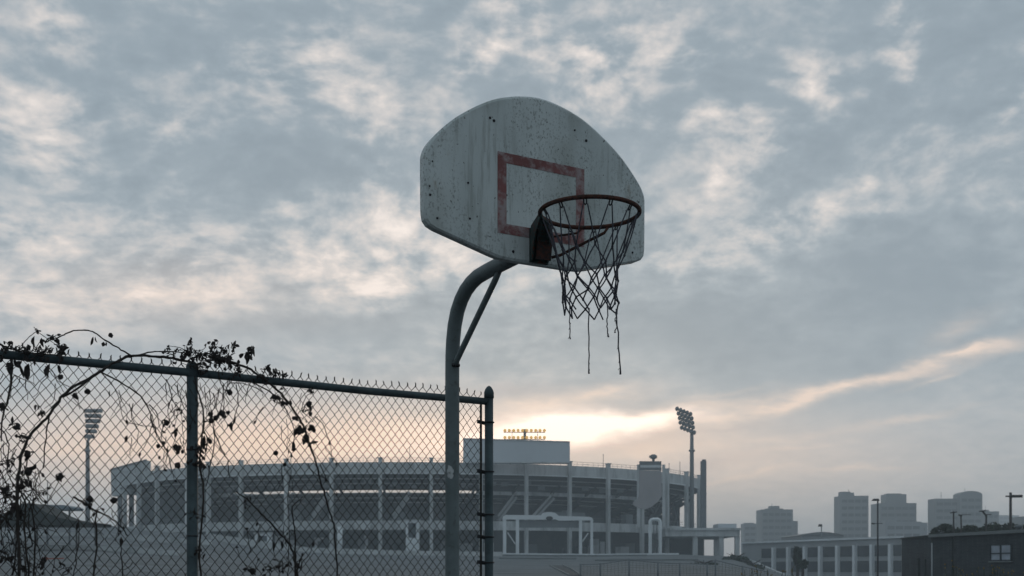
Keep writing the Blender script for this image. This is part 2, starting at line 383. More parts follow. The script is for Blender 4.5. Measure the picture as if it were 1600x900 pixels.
mb = MB(); mb.box(-9, 9, -8, 12, -.3, .004); struct(build(mb, 'court', M['asphalt']))

# ------------------------------------------------------------------ stadium
ECX, ECY, EA, EB = xt(648, 312), 312.0, 77.0, 62.0
def ell(phi, s=1.0, off=0.0):
    return Vector((ECX + (EA * s + off) * math.cos(phi), ECY + (EB * s + off) * math.sin(phi), 0))
def phi_at(px):
    """angle of the near side of the bowl seen at a photo column"""
    best, bp_ = None, None
    for i in range(1801):
        ph = math.pi + math.pi * i / 1800; p = ell(ph); e = abs(800 + F * p.x / p.y - px)
        if best is None or e < best: best, bp_ = e, ph
    return bp_
NS = 160
def ring(mb, prof, ph0=0.0, ph1=2 * math.pi, n=NS, skip=None, caps=True):
    """sweeps a closed (scale, z) profile round the bowl"""
    full = abs(ph1 - ph0 - 2 * math.pi) < 1e-6
    m = len(prof); cnt = n if full else n + 1; vs, fs = [], []
    for i in range(cnt):
        ph = ph0 + (ph1 - ph0) * i / n
        for s_, z in prof:
            p = ell(ph, s_); vs.append((p.x, p.y, z))
    for i in range(n):
        j = (i + 1) % cnt
        for k in range(m):
            l = (k + 1) % m; fs.append((i * m + k, j * m + k, j * m + l, i * m + l))
    if not full and caps: fs.append(tuple(range(m))); fs.append(tuple((cnt - 1) * m + k for k in reversed(range(m))))
    mb.add(vs, fs)
st = thing('stadium', 'pale concrete open bowl stadium with columns on the rise behind the fence', 'stadium', (ECX, ECY, 4.5))
mb = MB(); ring(mb, [(1.0, 22.5), (1.004, 22.5), (1.004, 24.9), (1.0, 24.9), (.992, 24.9), (.992, 22.5)][1:]); build(mb, 'parapet', M['concrete'], st)
mb = MB(); ring(mb, [(1.008, 22.30), (1.0085, 22.55), (1.0045, 22.55), (1.0045, 22.30)]); build(mb, 'parapet_ledge', M['concrete_pale'], st)
def steps(k0, k1, th=.6):
    lower = []; upper = []
    for k in range(k0, k1):
        s0 = 1 - .03 * k; z0 = 22.4 - .95 * k
        lower += [(s0, z0), (s0 - .03, z0)]
        upper += [(s0, z0 + th + .5), (s0 - .03, z0 + th + .1)]
    return lower + upper[::-1]
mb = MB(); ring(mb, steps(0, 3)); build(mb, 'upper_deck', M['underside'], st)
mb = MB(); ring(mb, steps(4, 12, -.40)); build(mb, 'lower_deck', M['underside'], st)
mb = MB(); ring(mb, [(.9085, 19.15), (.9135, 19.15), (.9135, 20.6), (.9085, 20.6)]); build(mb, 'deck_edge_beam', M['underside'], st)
def strip(k):                                       # riser edges in a paler colour than the deck underside
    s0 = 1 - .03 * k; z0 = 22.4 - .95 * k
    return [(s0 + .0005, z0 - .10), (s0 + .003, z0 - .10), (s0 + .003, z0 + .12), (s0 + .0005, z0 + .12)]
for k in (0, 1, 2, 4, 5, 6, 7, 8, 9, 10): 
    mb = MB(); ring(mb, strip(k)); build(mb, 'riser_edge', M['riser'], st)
SL0, SL1 = phi_at(320), phi_at(757)
mb = MB(); ring(mb, [(.900, 18.3), (.9075, 18.3), (.9075, 19.2), (.900, 19.2)], SL1, SL0 + 2 * math.pi); build(mb, 'walkway_beam', M['concrete'], st)
mb = MB(); ring(mb, [(1.0, 10.1), (1.0, 12.1), (.76, 12.1), (.76, 11.0), (.985, 11.0), (.985, 10.1)]); build(mb, 'concourse_slab', M['concrete'], st)
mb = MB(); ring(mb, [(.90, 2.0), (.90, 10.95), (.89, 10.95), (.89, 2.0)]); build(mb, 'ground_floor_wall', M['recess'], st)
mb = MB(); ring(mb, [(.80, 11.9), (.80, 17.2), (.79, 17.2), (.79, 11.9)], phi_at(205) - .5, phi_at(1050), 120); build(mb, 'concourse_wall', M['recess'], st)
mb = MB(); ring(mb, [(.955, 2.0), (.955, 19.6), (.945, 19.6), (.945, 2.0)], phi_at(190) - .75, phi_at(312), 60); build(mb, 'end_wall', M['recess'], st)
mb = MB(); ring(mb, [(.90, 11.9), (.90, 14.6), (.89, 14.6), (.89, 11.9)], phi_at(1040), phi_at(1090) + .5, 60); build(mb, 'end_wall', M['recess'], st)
for k in range(9):
    p0 = phi_at(1042) + k * .13; a, b, c, d_ = ell(p0, .93), ell(p0 + .10, .93), ell(p0, .80), ell(p0 + .05, .97)
    mb = MB(); mb.bar((a.x, a.y, 12.1), (b.x, b.y, 18.0), .7, .7); mb.bar((b.x, b.y, 12.1), (a.x, a.y, 18.2), .7, .7); mb.bar((c.x, c.y, 12.1), (d_.x, d_.y, 20.0), .6, .6); build(mb, 'brace', M['underside'], st)
COLS = [200, 222, 250, 297, 330, 380, 450, 520, 595, 674, 750, 820, 887, 947, 999, 1038, 1068, 1088]
PH = [phi_at(c) for c in COLS]
step = 2 * math.pi / 44
for ph in PH + [PH[-1] + step * k for k in range(1, 20)]:
    if ph - PH[0] > 2 * math.pi - .1: break
    p = ell(ph, 1.0, .75); g = ground_z(p.x, p.y) - .5
    q = Matrix.Translation((p.x, p.y, 0)) @ Matrix.Rotation(math.atan2(math.sin(ph) / EB, math.cos(ph) / EA), 4, 'Z')
    mb = MB(); mb.box(-.45, .45, -.36, .36, g, 25.6, q); mb.box(-.6, .6, -.5, .5, 25.6, 25.85, q); build(mb, 'column', M['concrete'], st)
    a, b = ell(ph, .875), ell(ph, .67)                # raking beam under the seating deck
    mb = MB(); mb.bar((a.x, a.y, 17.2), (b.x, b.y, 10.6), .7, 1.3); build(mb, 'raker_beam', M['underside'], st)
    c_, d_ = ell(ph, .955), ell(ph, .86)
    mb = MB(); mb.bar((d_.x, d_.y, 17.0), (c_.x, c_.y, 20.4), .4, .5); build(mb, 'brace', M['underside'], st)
# guard rail on the parapet
mb = MB()
for zz in (25.35, 25.85): mb.tube([(p.x, p.y, zz) for p in (ell(2 * math.pi * i / NS, .998) for i in range(NS))], .035, 4, closed=True)
for i in range(NS * 2):
    p = ell(math.pi * i / NS, .998); mb.tube([(p.x, p.y, 24.9), (p.x, p.y, 25.9)], .03, 4)
build(mb, 'guard_rail', M['steel'], st)
for px, h in ((262, 3.0), (452, 2.2), (640, 3.4), (946, 3.2), (1050, 2.6), (1067, 3.4)):
    p = ell(phi_at(px), .99); mb = MB(); mb.tube([(p.x, p.y, 24.7), (p.x, p.y, 24.9 + h)], .07, 5); build(mb, 'mast', M['steel'], st)
vrn = random.Random(4)
for i in range(len(PH) - 1):                            # fixtures under the deck and along the concourse
    for f_ in (.3, .65):
        ph = PH[i] + (PH[i + 1] - PH[i]) * (f_ + vrn.uniform(-.12, .12)); p = ell(ph, .955); z = vrn.uniform(19.2, 20.6)
        mb = MB(); mb.box(p.x - .8, p.x + .8, p.y - .3, p.y + .3, z, z + vrn.uniform(.5, 1.0)); build(mb, 'duct', M['steel'], st)
    a, b = ell(PH[i] + .012, 1.002), ell(PH[i + 1] - .012, 1.002)
    mb = MB(); mb.bar((a.x, a.y, 13.1), (b.x, b.y, 13.1), .08, .08); mb.bar((a.x, a.y, 12.6), (b.x, b.y, 12.6), .05, .05); build(mb, 'guard_rail', M['steel'], st)
    for q in range(vrn.randint(1, 3)):                   # doors, booths and posters along the ground floor
        ph = PH[i] + (PH[i + 1] - PH[i]) * vrn.uniform(.12, .88); p = ell(ph, .915); w = vrn.uniform(.6, 1.8); h = vrn.uniform(2.3, 3.6)
        mb = MB(); g = max(3.5, ground_z(p.x, p.y)); mb.box(p.x - w, p.x + w, p.y - .3, p.y + .3, g - .2, g + h); build(mb, 'door', M[vrn.choice(('steel', 'underside', 'concrete', 'riser', 'recess'))], st)
# two stair flights inside the frame, seen as slanting shapes between the columns
for (p0, p1) in ((786, 815), (842, 876), (612, 640), (480, 505)):
    a = ell(phi_at(p0), .955); b = ell(phi_at(p1), .955)
    mb = MB(); mb.bar((a.x, a.y, 12.3), (b.x, b.y, 17.6), 1.8, .5); mb.bar((a.x, a.y - 1, 13.3), (b.x, b.y - 1, 18.6), .08, .5); build(mb, 'stair_flight', M['riser'], st)
# concourse kiosks and openings
for (p0, p1, z0, z1) in ((868, 935, 12.1, 14.6), (902, 911, 12.1, 15.0), (1003, 1014, 12.1, 14.6), (428, 452, 12.1, 14.8), (618, 634, 12.1, 14.2)):
    a, b = ell(phi_at(p0), .93), ell(phi_at(p1), .93); mb = MB(); mb.bar((a.x, a.y, (z0 + z1) / 2), (b.x, b.y, (z0 + z1) / 2), 1.6, z1 - z0); build(mb, 'kiosk', M['steel'], st)
# ground-floor doors and pale openings
for (p0, p1, z0, z1, mm) in ((951, 966, 4.9, 8.6, 'concrete'), (969, 976, 4.9, 8.0, 'white'), (935, 945, 4.9, 8.6, 'underside'), (978, 990, 4.9, 8.4, 'recess'), (398, 424, 4.5, 9.0, 'concrete'), (560, 566, 4.5, 9.0, 'white'), (640, 652, 4.5, 9.2, 'concrete'), (470, 500, 4.5, 8.2, 'underside')):
    a, b = ell(phi_at(p0), .915), ell(phi_at(p1), .915); mb = MB(); mb.bar((a.x, a.y, (z0 + z1) / 2), (b.x, b.y, (z0 + z1) / 2), .5, z1 - z0); build(mb, 'door', M[mm], st)
# right-hand concourse wing standing clear of the bowl
D = 262.0
mb = MB(); mb.box(xt(1040, D), xt(1156, D), D, D + 30, zt(838, D), zt(825, D)); mb.box(xt(1040, D) , xt(1157, D), D - .5, D - .01, zt(828.5, D), zt(825, D)); build(mb, 'wing_slab', M['concrete'], st)
for px in (1087, 1128, 1153):
    for dd in (D + 1, D + 28):
        x = xt(px, D); mb = MB(); mb.box(x - .55, x + .55, dd - .5, dd + .5, ground_z(x, dd) - 1, zt(838, D) - .003); build(mb, 'wing_column', M['concrete'], st)
mb = MB(); mb.box(xt(1126, D), xt(1155, D), D + 3, D + 10, zt(825, D) + .003, zt(817.5, D)); build(mb, 'roof_cabin', M['panel'], st)
mb = MB(); x = xt(1060, D); mb.box(x, xt(1124, D), D + 22, D + 22.6, 2, zt(838, D) - .01); build(mb, 'wing_wall', M['recess'], st)
# tall end pylon
p = at(1099, 718, 268); mb = MB(); mb.box(p.x - .62, p.x + .62, p.y - .6, p.y + .6, zt(826, 268), p.z - .4); mb.box(p.x - .3, p.x + .55, p.y - .4, p.y + .4, p.z - .4, p.z); build(mb, 'end_pylon', M['steel'], st)

# scoreboards
D = 251.0
sb = thing('scoreboard', 'wide grey scoreboard seen from behind over the middle of the stadium', 'scoreboard', (xt(808, D), D, 24.9))
mb = MB(); x0, x1 = xt(724, D), xt(890, D); z0, z1 = zt(724.5, D), zt(687, D)
mb.prism([Vector((x0, D - 1.2, z0)), Vector((x1, D - 1.2, z0)), Vector((x1, D - 1.2, zt(691, D))), Vector((x0, D - 1.2, zt(686, D)))], (0, 2.2, 0)); build(mb, 'panel', M['panel'], sb)
mb = MB(); mb.bar((x0, D - 1.28, zt(686.5, D)), (x1, D - 1.28, zt(691.5, D)), .12, .3); mb.bar((x0, D - 1.28, z0 + .15), (x1, D - 1.28, z0 + .15), .12, .28); build(mb, 'frame', M['concrete'], sb)
for px in (731, 752, 775, 797, 819, 842, 864, 886):
    x = xt(px, D); w = .5 if px in (819, 886) else .16
    mb = MB(); mb.box(x - w, x + w, D - .4, D + .4, 24.6, z0 + .2); build(mb, 'support_post', M['steel'], sb)
lb = thing('light_bank', 'two rows of amber floodlights standing on top of the wide scoreboard', 'floodlights', (xt(820, D), D, zt(688, D)))
mb = MB(); x = xt(820, D); mb.box(x - .3, x + .3, D - .2, D + .2, zt(689.5, D), zt(670.5, D)); build(mb, 'mast', M['steel'], lb)
mb = MB()
for py in (673.5, 684.5): mb.bar((xt(787, D), D, zt(py + 2, D)), (xt(852, D), D, zt(py + 2, D)), .16)
for px in (800, 840): mb.bar((xt(px, D), D, zt(690, D)), (xt(px, D), D, zt(672, D)), .12)
build(mb, 'crossarm', M['steel'], lb)
for py in (672.5, 683.5):
    for i in range(10):
        px = 789 + i * 6.85
        c = at(px, py, D - .35); mb = MB(); vs = []
        prof = [(.04, .40), (.24, .34), (.36, .05), (.33, -.06)]
        mb.lathe(prof, 10); mb.v = [(c.x + v[0], c.y + v[2], c.z + v[1]) for v in mb.v]; build(mb, 'floodlight', M['lamp'], lb)
D = 300.0
sl_ = thing('scoreboard', 'tilted grey scoreboard on posts at the left end of the stadium', 'scoreboard', (xt(200, D), D, 10))
mb = MB(); a, b = at(173, 734, D), at(229, 719, D - 8)
mb.prism([a, b, at(229, 768, D - 8), at(174, 775, D)], (0.3, 2.5, 0)); build(mb, 'panel', M['concrete'], sl_)
mb = MB(); mb.bar(a + Vector((0, -.1, 0)), b + Vector((0, -.1, 0)), .2, .5); build(mb, 'frame', M['steel'], sl_)
for px in (186, 204, 218):
    x = xt(px, D); mb = MB(); mb.box(x - .5, x + .5, D + .2, D + 1.2, 8, zt(772, D) + 1.5); build(mb, 'support_post', M['steel'], sl_)
D = 246.0
sg = thing('sign_frame', 'tall billboard frame with a sagging pale banner at the right of the stadium', 'billboard', (xt(1017, D), D, 12))
for px in (997.5, 1037):
    x = xt(px, D); mb = MB(); mb.box(x - .3, x + .3, D - .3, D + .3, zt(824, D), zt(726, D)); build(mb, 'post', M['concrete'], sg)
mb = MB(); mb.box(xt(998.5, D), xt(1033, D), D - .5, D - .31, zt(735, D), zt(721, D)); build(mb, 'header_panel', M['steel'], sg)
mb = MB(); mb.box(xt(1000, D), xt(1032, D), D - .56, D - .503, zt(731, D), zt(727, D)); build(mb, 'header_stripe', M['white'], sg)
pts = [(999, 735), (1033, 735), (1034, 760), (1034, 775), (1028, 784), (1018, 792), (1008, 796), (999, 794), (990, 790), (989, 784), (996, 780), (999, 772)]
mb = MB(); mb.prism([at(x, y, D - .6) for x, y in pts], (0, .28, 0)); build(mb, 'banner', M['banner'], sg)
mb = MB(); c = at(1021, 717, D - .2); mb.lathe([(.25, 0), (.3, .5), (.75, .7), (.8, 1.2), (.4, 1.5)], 10, (c.x, c.y, zt(721.2, D))); mb.box(c.x - .9, c.x + .7, c.y - .3, c.y + .3, c.z + .3, c.z + .7); build(mb, 'loudspeaker', M['steel'], sg)

# floodlight towers
def tower(label, px, d, ytop, ybase, rows, tilt, width, shrink):
    b = Vector((xt(px, d), d, ground_z(xt(px, d), d)))
    t = thing('light_tower', label, 'light tower', b, 'stadium light towers')
    mb = MB(); zt_ = zt(ytop, d)
    mb.tube([b - Vector((0, 0, 1)), Vector((b.x, b.y, zt(704, d))), Vector((b.x, b.y, zt_))], [.62, .50, .40], 10)
    mb.lathe([(.50, 0), (.78, .1), (.78, .5), (.5, .6)], 10, (b.x, b.y, zt(706, d))); build(mb, 'pole', M['steel'], t)
    for i, (py, xoff, n) in enumerate(rows):
        w = width * (1 - shrink * i); c = Vector((b.x + xoff * d / F, b.y - .3, zt(py, d))); dv = Vector((math.cos(tilt), -.25, -math.sin(tilt)))
        mb = MB(); mb.bar(c - dv * w / 2, c + dv * w / 2, .22); build(mb, 'crossarm', M['steel'], t)
        for k in range(n):
            q = c + dv * w * (k / (n - 1) - .5) * .95
            mb = MB(); mb.lathe([(.12, .4), (.42, .32), (.52, -.1), (.45, -.3)], 8)
            mb.v = [(q.x + v[0], q.y - .2 - v[2] * .9, q.z + v[1] + .12 + v[2] * .4) for v in mb.v]; build(mb, 'floodlight', M['steel'], t)
    mb = MB(); i0, i1 = rows[0], rows[-1]
    for s_ in (-.18, .18): mb.bar((b.x + i0[1] * d / F + s_ * width, b.y - .15, zt(i0[0], d) - s_ * width * math.tan(tilt)), (b.x + i1[1] * d / F + s_ * width, b.y - .15, zt(i1[0], d) - s_ * width * math.tan(tilt)), .16)
    mb.bar((b.x, b.y - .1, zt_), (b.x + i1[1] * d / F, b.y - .15, zt(i1[0], d)), .5); build(mb, 'head_frame', M['steel'], t)
tower('light tower with five slanting lamp rows right of the billboard frame', 1081, 285, 672, 760, [(644, -13, 5), (651, -11, 5), (658, -9.5, 5), (665, -8.5, 5), (673, -6.5, 5)], R(24), 3.7, .02)
tower('light tower with a tapering block of lamps behind the chain link at left', 137, 285, 690, 800, [(643, 10, 6), (651, 9.5, 6), (659, 9, 6), (667, 8, 6), (675, 6.5, 5), (683, 4, 4)], R(2), 4.3, .11)

# gateways on the stadium forecourt
D = 232.0
def arch_pts(px0, px1, ytop, ybase, rad=4, n=5):
    pts = [(px0, ybase), (px0, ytop + rad)]
    for i in range(1, n + 1):
        a = math.pi / 2 * i / n; pts.append((px0 + rad - rad * math.cos(a), ytop + rad - rad * math.sin(a)))
    for i in range(n + 1):
        a = math.pi / 2 * i / n; pts.append((px1 - rad + rad * math.sin(a), ytop + rad - rad * math.cos(a)))
    pts.append((px1, ybase)); return pts
gw = thing('entrance_gateway', 'wide pale portal frame with an arched crest in front of the stadium', 'gateway', (xt(856, D), D, zt(868, D)))
for px, hw in ((788.5, 2.6), (808.5, 2.6), (907, 2.3), (924.5, 2.0)):
    x = xt(px, D); w = hw * D / F; mb = MB(); mb.box(x - w, x + w, D - .4, D + .4, zt(870, D), zt(811, D)); mb.box(x - w * 1.25, x + w * 1.25, D - .5, D + .5, zt(868, D), zt(865, D)); build(mb, 'pillar', M['concrete_pale'], gw)
top = [(785, 812), (786, 807), (790, 804.5), (845, 805), (848, 801.5), (854, 800), (862, 800), (868, 801.5), (873, 806), (921, 807.5), (925, 809), (927, 813)]
bot = [(927, 813.5), (873, 813.5), (868, 811), (862, 812), (853, 812), (848, 812), (792, 811.5), (785, 813)]
mb = MB(); mb.prism([at(x, y, D - .5) for x, y in top + bot[1:]], (0, 1.0, 0)); build(mb, 'lintel', M['concrete_pale'], gw)
c = at(858.5, 809.8, D - .62); mb = MB(); mb.lathe([(.05, 0), (.5, .0), (.56, .05), (.56, .2)], 12); mb.v = [(c.x + v[0] * 1.3, c.y + v[2] - .1, c.z + v[1] * .75) for v in mb.v]; build(mb, 'medallion', M['underside'], gw)
mb = MB(); mb.box(xt(811.2, D), xt(904.6, D), D + .1, D + .3, zt(824.5, D), zt(812.8, D)); build(mb, 'sign_band', M['steel'], gw)
for q0, q1 in (((793, 832), (805, 850)), ((919, 833), (910, 846))):
    mb = MB(); mb.bar(at(*q0, D), at(*q1, D), .25); build(mb, 'brace', M['white'], gw)
ga = thing('gateway_arch', 'narrow pale round topped arch right of the wide gateway', 'gateway', (xt(1023, D), D, zt(868, D)))
mb = MB(); pts = arch_pts(1016, 1031.5, 811.5, 868, 5); mb.tube([at(x, y, D) for x, y in pts], .36, 4, smooth=False); build(mb, 'frame', M['concrete_pale'], ga)
mb = MB()
for px in (1021.5, 1026): mb.bar(at(px, 868, D), at(px, 814, D), .14)
build(mb, 'bar', M['steel'], ga)
for i, (px, w) in enumerate(((860.5, 1.0), (864.5, .7), (870.5, 1.1), (881, 2.6))):
    b = at(px, 866.5, D + 3); b.z = ground_z(b.x, b.y); ww = w * D / F
    mb = MB(); mb.lathe([(ww * .8, 0), (ww, .15), (ww, 1.15), (ww * .6, 1.35)], 8, b); o = build(mb, 'bollard', M['underside'])
    tag(o, ['leftmost slim dark bollard under the wide gateway', 'thinnest dark bollard under the wide gateway', 'dark bollard between the slim ones and the fat one', 'fat dark bollard nearest the right gateway pillars'][i], 'bollard', 'bollards under the wide gateway')

# low ramp walls and mesh fence on the slope
def ramp_curb(label, pts, w, h):
    mb = MB()
    for (a, b) in zip(pts, pts[1:]):
        A, B = at(*a), at(*b); A.z = ground_z(A.x, A.y) + h / 2; B.z = ground_z(B.x, B.y) + h / 2; mb.bar(A, B, w, h)
    return tag(build(mb, 'ramp_curb', M['trim']), label, 'curb', 'pale curbs of the ramp')
ramp_curb('pale curb along the left of the ramp below the gateway', [(859, 884, 140), (870, 890, 120), (890, 900, 95)], .14, .12)
ramp_curb('pale curb along the right of the ramp below the gateway', [(880, 884, 140), (893, 890, 120), (908, 900, 95)], .14, .14)
mb = MB()
A = [(861, 140), (878, 140), (906, 95), (889, 95)]
mb.add([(xt(px, d), d, ground_z(xt(px, d), d) + .05) for px, d in A], [(0, 1, 2, 3)]); struct(build(mb, 'ramp', M['asphalt']))
def wall_line(name, label, cat, pts, h, w, m, group=None):
    mb = MB()
    for (p0, d0), (p1, d1) in zip(pts, pts[1:]):
        a = Vector((xt(p0, d0), d0, 0)); b = Vector((xt(p1, d1), d1, 0)); a.z = ground_z(a.x, a.y) + h / 2 - .2; b.z = ground_z(b.x, b.y) + h / 2 - .2; mb.bar(a, b, w, h + .4)
    return tag(build(mb, name, m), label, cat, group)
wall_line('retaining_wall', 'upper low concrete wall across the left slope behind the fence', 'wall', [(-300, 165), (-100, 166), (60, 167), (200, 168), (330, 168)], .7, .4, M['concrete'], 'low walls on the left slope')
wall_line('retaining_wall', 'lower low concrete wall across the left slope behind the fence', 'wall', [(-300, 120), (-60, 121), (120, 122), (280, 122)], .5, .35, M['concrete'], 'low walls on the left slope')
wall_line('retaining_wall', 'long low wall along the foot of the stadium forecourt', 'wall', [(330, 200), (480, 202), (640, 203), (785, 204)], .8, .5, M['concrete'])
wall_line('retaining_wall', 'low wall running down the slope right of the stadium', 'wall', [(1158, 236), (1180, 226), (1205, 214), (1228, 205), (1250, 196)], .35, .4, M['concrete'])
wall_line('forecourt_edge', 'thin pale edge of the forecourt below the wide gateway', 'curb', [(775, 222), (850, 222), (930, 222), (990, 224), (1060, 226)], .25, .5, M['concrete_pale'])
for lab, pts, h in (('faint step edge just below the wide gateway pillars', [(780, 208), (860, 208), (940, 209), (1010, 211)], .28), ('lower faint step edge across the slope under the gateway', [(780, 182), (850, 183), (900, 184)], .24), ('faint step edge right of the ramp behind the wire fence', [(930, 170), (1000, 171), (1090, 174)], .26)):
    wall_line('step_edge', lab, 'step', pts, h, .4, M['trim'])
D = 90.0
fs = thing('wire_fence', 'low wire mesh fence on thin posts along the slope below the stadium', 'fence', (xt(990, D), D, ground_z(xt(990, D), D)))
FP = [(907, 881), (938, 880), (983, 873), (1028, 878), (1062, 879), (1105, 880), (1118, 874), (1160, 884), (1200, 892)]
for px, py in FP:
    x = xt(px, D); mb = MB(); mb.tube([(x, D, ground_z(x, D) - .3), (x, D, zt(py, D))], .07, 6); build(mb, 'post', M['steel'], fs)
mb = MB(); mb.tube([at(px, py + 1.5, D) for px, py in FP], .035, 5); build(mb, 'top_rail', M['steel'], fs)
mb = MB()
for (p0, y0), (p1, y1) in zip(FP, FP[1:]):
    a0, a1 = at(p0, y0 + 2, D), at(p1, y1 + 2, D); n = int((a1.x - a0.x) / .30) + 1
    g0, g1 = ground_z(a0.x, D), ground_z(a1.x, D)
    for i in range(n):
        t = a0.lerp(a1, i / n); mb.tube([t, Vector((t.x, D, g0 + (g1 - g0) * i / n))], .008, 3, caps=False)
    for j in range(1, 7): mb.tube([Vector((a0.x, D, g0 + (a0.z - g0) * j / 7)), Vector((a1.x, D, g1 + (a1.z - g1) * j / 7))], .008, 3, caps=False)
build(mb, 'wire_mesh', M['wire'], fs)

# ticket kiosks on the forecourt at left
def kiosk(label, px, w, ytop, ybase, d):
    x, hw = xt(px, d), w * d / F / 2; g = min(ground_z(x, d), zt(ybase, d)) - .3; h = zt(ytop, d)
    t = thing('ticket_kiosk', label, 'kiosk', (x, d, g), 'small booths on the forecourt')
    mb = MB(); mb.box(x - hw, x + hw, d, d + 2.4, g, h - .3); build(mb, 'wall', M['concrete_pale'], t)
    mb = MB(); mb.box(x - hw - .25, x + hw + .25, d - .3, d + 2.7, h - .3, h); build(mb, 'roof', M['concrete'], t)
    mb = MB(); mb.box(x - hw * .6, x + hw * .6, d - .05, d - .003, (g + h) / 2, h - .7); build(mb, 'window', M['glassdark'], t)
kiosk('tall pale booth under the concourse left of the hoop pole', 644, 20, 812, 866, 236)
kiosk('squat pale booth behind the fence at the stadium foot', 410, 24, 832, 862, 236)
mb = MB(); a = at(531, 823, 238); mb.tube([(a.x, a.y, ground_z(a.x, a.y) - .3), a], .55, 8); o = build(mb, 'concrete_pier', M['concrete_pale']); tag(o, 'pale pier under the concourse between the two booths', 'pier')

# ------------------------------------------------------------------ right: city in the haze
def city(label, blocks, d, m, roof=None, group='towers on the hazy skyline'):
    x0 = min(b[0] for b in blocks); x1 = max(b[1] for b in blocks)
    t = thing('tower_building', label, 'tower', (xt((x0 + x1) / 2, d), d, 0), group)
    for i, (p0, p1, py, dep) in enumerate(blocks):
        mb = MB(); a, b, h = xt(p0, d), xt(p1, d), zt(py, d); y0 = d + i * .6
        z0 = 0 if dep > 0 else zt(-dep, d)
        mb.box(a, b, y0, y0 + abs(b - a) * .8, z0 - .2 if dep > 0 else z0, h)
        build(mb, 'wall' if dep > 0 else 'roof_block', m, t)
    for p0, p1, py in (roof or []):
        a, b, h = xt(p0, d), xt(p1, d), zt(py, d); mb = MB(); mb.box(a, b, d + 3, d + 9, h - 3.2, h); build(mb, 'roof_block', m, t)
    for i, (p0, p1, py, dep) in enumerate(blocks):
        if dep <= 0: continue
        a, b, h = xt(p0, d), xt(p1, d), zt(py, d); mb = MB()
        for k in range(1, int(h / 3.4)):
            mb.box(a + .8, b - .8, d + i * .6 - .06, d + i * .6 - .004, h - k * 3.4, h - k * 3.4 + 1.5)
        build(mb, 'window_band', M['towerglass'], t)
        mb = MB(); nv = max(3, int((b - a) / 3.2))
        for k in range(nv + 1): xx = a + .3 + (b - a - .6) * k / nv; mb.box(xx - .25, xx + .25, d + i * .6 - .12, d + i * .6 - .062, 0, h - .6)
        build(mb, 'facade_ribs', m, t)
    if d < 620:
        px_ = (blocks[0][0] * .6 + blocks[0][1] * .4); mb = MB(); hh = zt(blocks[0][2], d); mb.tube([(xt(px_, d), d + 5, hh - .5), (xt(px_, d), d + 5, hh + 3.5)], .12, 4); build(mb, 'roof_mast', m, t)
    return t
city('low block tower at the left end of the hazy skyline', [(1162, 1190, 818, 1)], 640, M['tower2'], [(1166, 1180, 816.5)])
city('stepped tower with a small roof hut near the stadium', [(1190, 1239, 796, 1), (1239, 1247, 814, 1)], 600, M['tower1'], [(1206, 1220, 790), (1200, 1226, 794)])
city('slim tower with a raised left corner', [(1313, 1357, 774.5, 1), (1315, 1335, 769.5, -774.5)], 560, M['tower1'], [(1318, 1332, 767.5)])
city('broad tower with a narrower block on its roof', [(1375, 1432, 786, 1), (1385, 1417, 772, -786)], 580, M['tower1'], [(1390, 1412, 770.5)])
city('wide low pale block in front of the broad tower', [(1384, 1440, 815, 1), (1440, 1450, 816.5, 1)], 500, M['tower2'], [(1386, 1405, 812)])
city('flat roofed tower beside the round roofed one', [(1461, 1500, 779, 1)], 560, M['tower1'])
t6 = city('tower with a curved roof, tallest on the right of the skyline', [(1500, 1535, 773, 1)], 556, M['tower1'])
mb = MB(); d = 556; pts = [(1500, 773)] + [(1517.5 - 17.5 * math.cos(math.pi * i / 10), 773 - 6 * math.sin(math.pi * i / 10)) for i in range(1, 10)] + [(1535, 773)]
mb.prism([at(x, y, d) for x, y in pts], (0, 9, 0)); build(mb, 'curved_roof', M['tower1'], t6)
city('short tower to the right of the curved roof', [(1536, 1561, 799, 1)], 600, M['tower1'], [(1541, 1549, 796)])
city('palest block, far off between the poles at right', [(1561, 1592, 805, 1)], 1000, M['tower2'])
city('dark block cut by the right edge of the picture', [(1596.5, 1650, 807, 1)], 420, M['tower1'])
city('very faint wide block low behind the slim tower', [(1338, 1420, 842, 1)], 700, M['tower2'])

# long pale office block
d0, d1 = 205.0, 252.0
A = Vector((xt(1412, d0), d0, 0)); B = Vector((xt(1160, d1), d1, 0)); dirw = (B - A).normalized(); nrm = Vector((dirw.y, -dirw.x, 0));
if nrm.y > 0: nrm = -nrm
ob = thing('office_block', 'long pale two storey block with dark window bays under the skyline', 'office block', tuple((A + B) / 2))
L = (B - A).length; HT = zt(838, d0)
def wallpt(px):
    s_ = (px - 800) / F; k = (s_ * A.y - A.x) / (dirw.x - s_ * dirw.y); return k
mb = MB(); q = [A, B, B - nrm * 18, A - nrm * 18]; mb.prism([Vector((v.x, v.y, -.5)) for v in q], (0, 0, HT + .5)); build(mb, 'wall', M['office'], ob)
piers = [1211, 1234, 1260, 1284, 1311, 1338, 1365, 1394]
for px in piers:
    c = A + dirw * wallpt(px) + nrm * .35; mb = MB(); mb.bar((c.x, c.y, -.5), (c.x, c.y, HT - 1.3), .7, .7, nrm); build(mb, 'pier', M['concrete_pale'], ob)
edges = [1188] + piers + [1411]
for (pa, pb) in zip(edges, edges[1:]):
    ka, kb = wallpt(pa + 2.5), wallpt(pb - 2.5)
    for (z0, z1) in ((HT - 3.5, HT - 1.5), (.9, 3.0)):
        a, b = A + dirw * ka + nrm * .06, A + dirw * kb + nrm * .06; zc = (z0 + z1) / 2
        mb = MB(); mb.bar((a.x, a.y, zc), (b.x, b.y, zc), .1, z1 - z0); build(mb, 'window', M['glassdark'], ob)
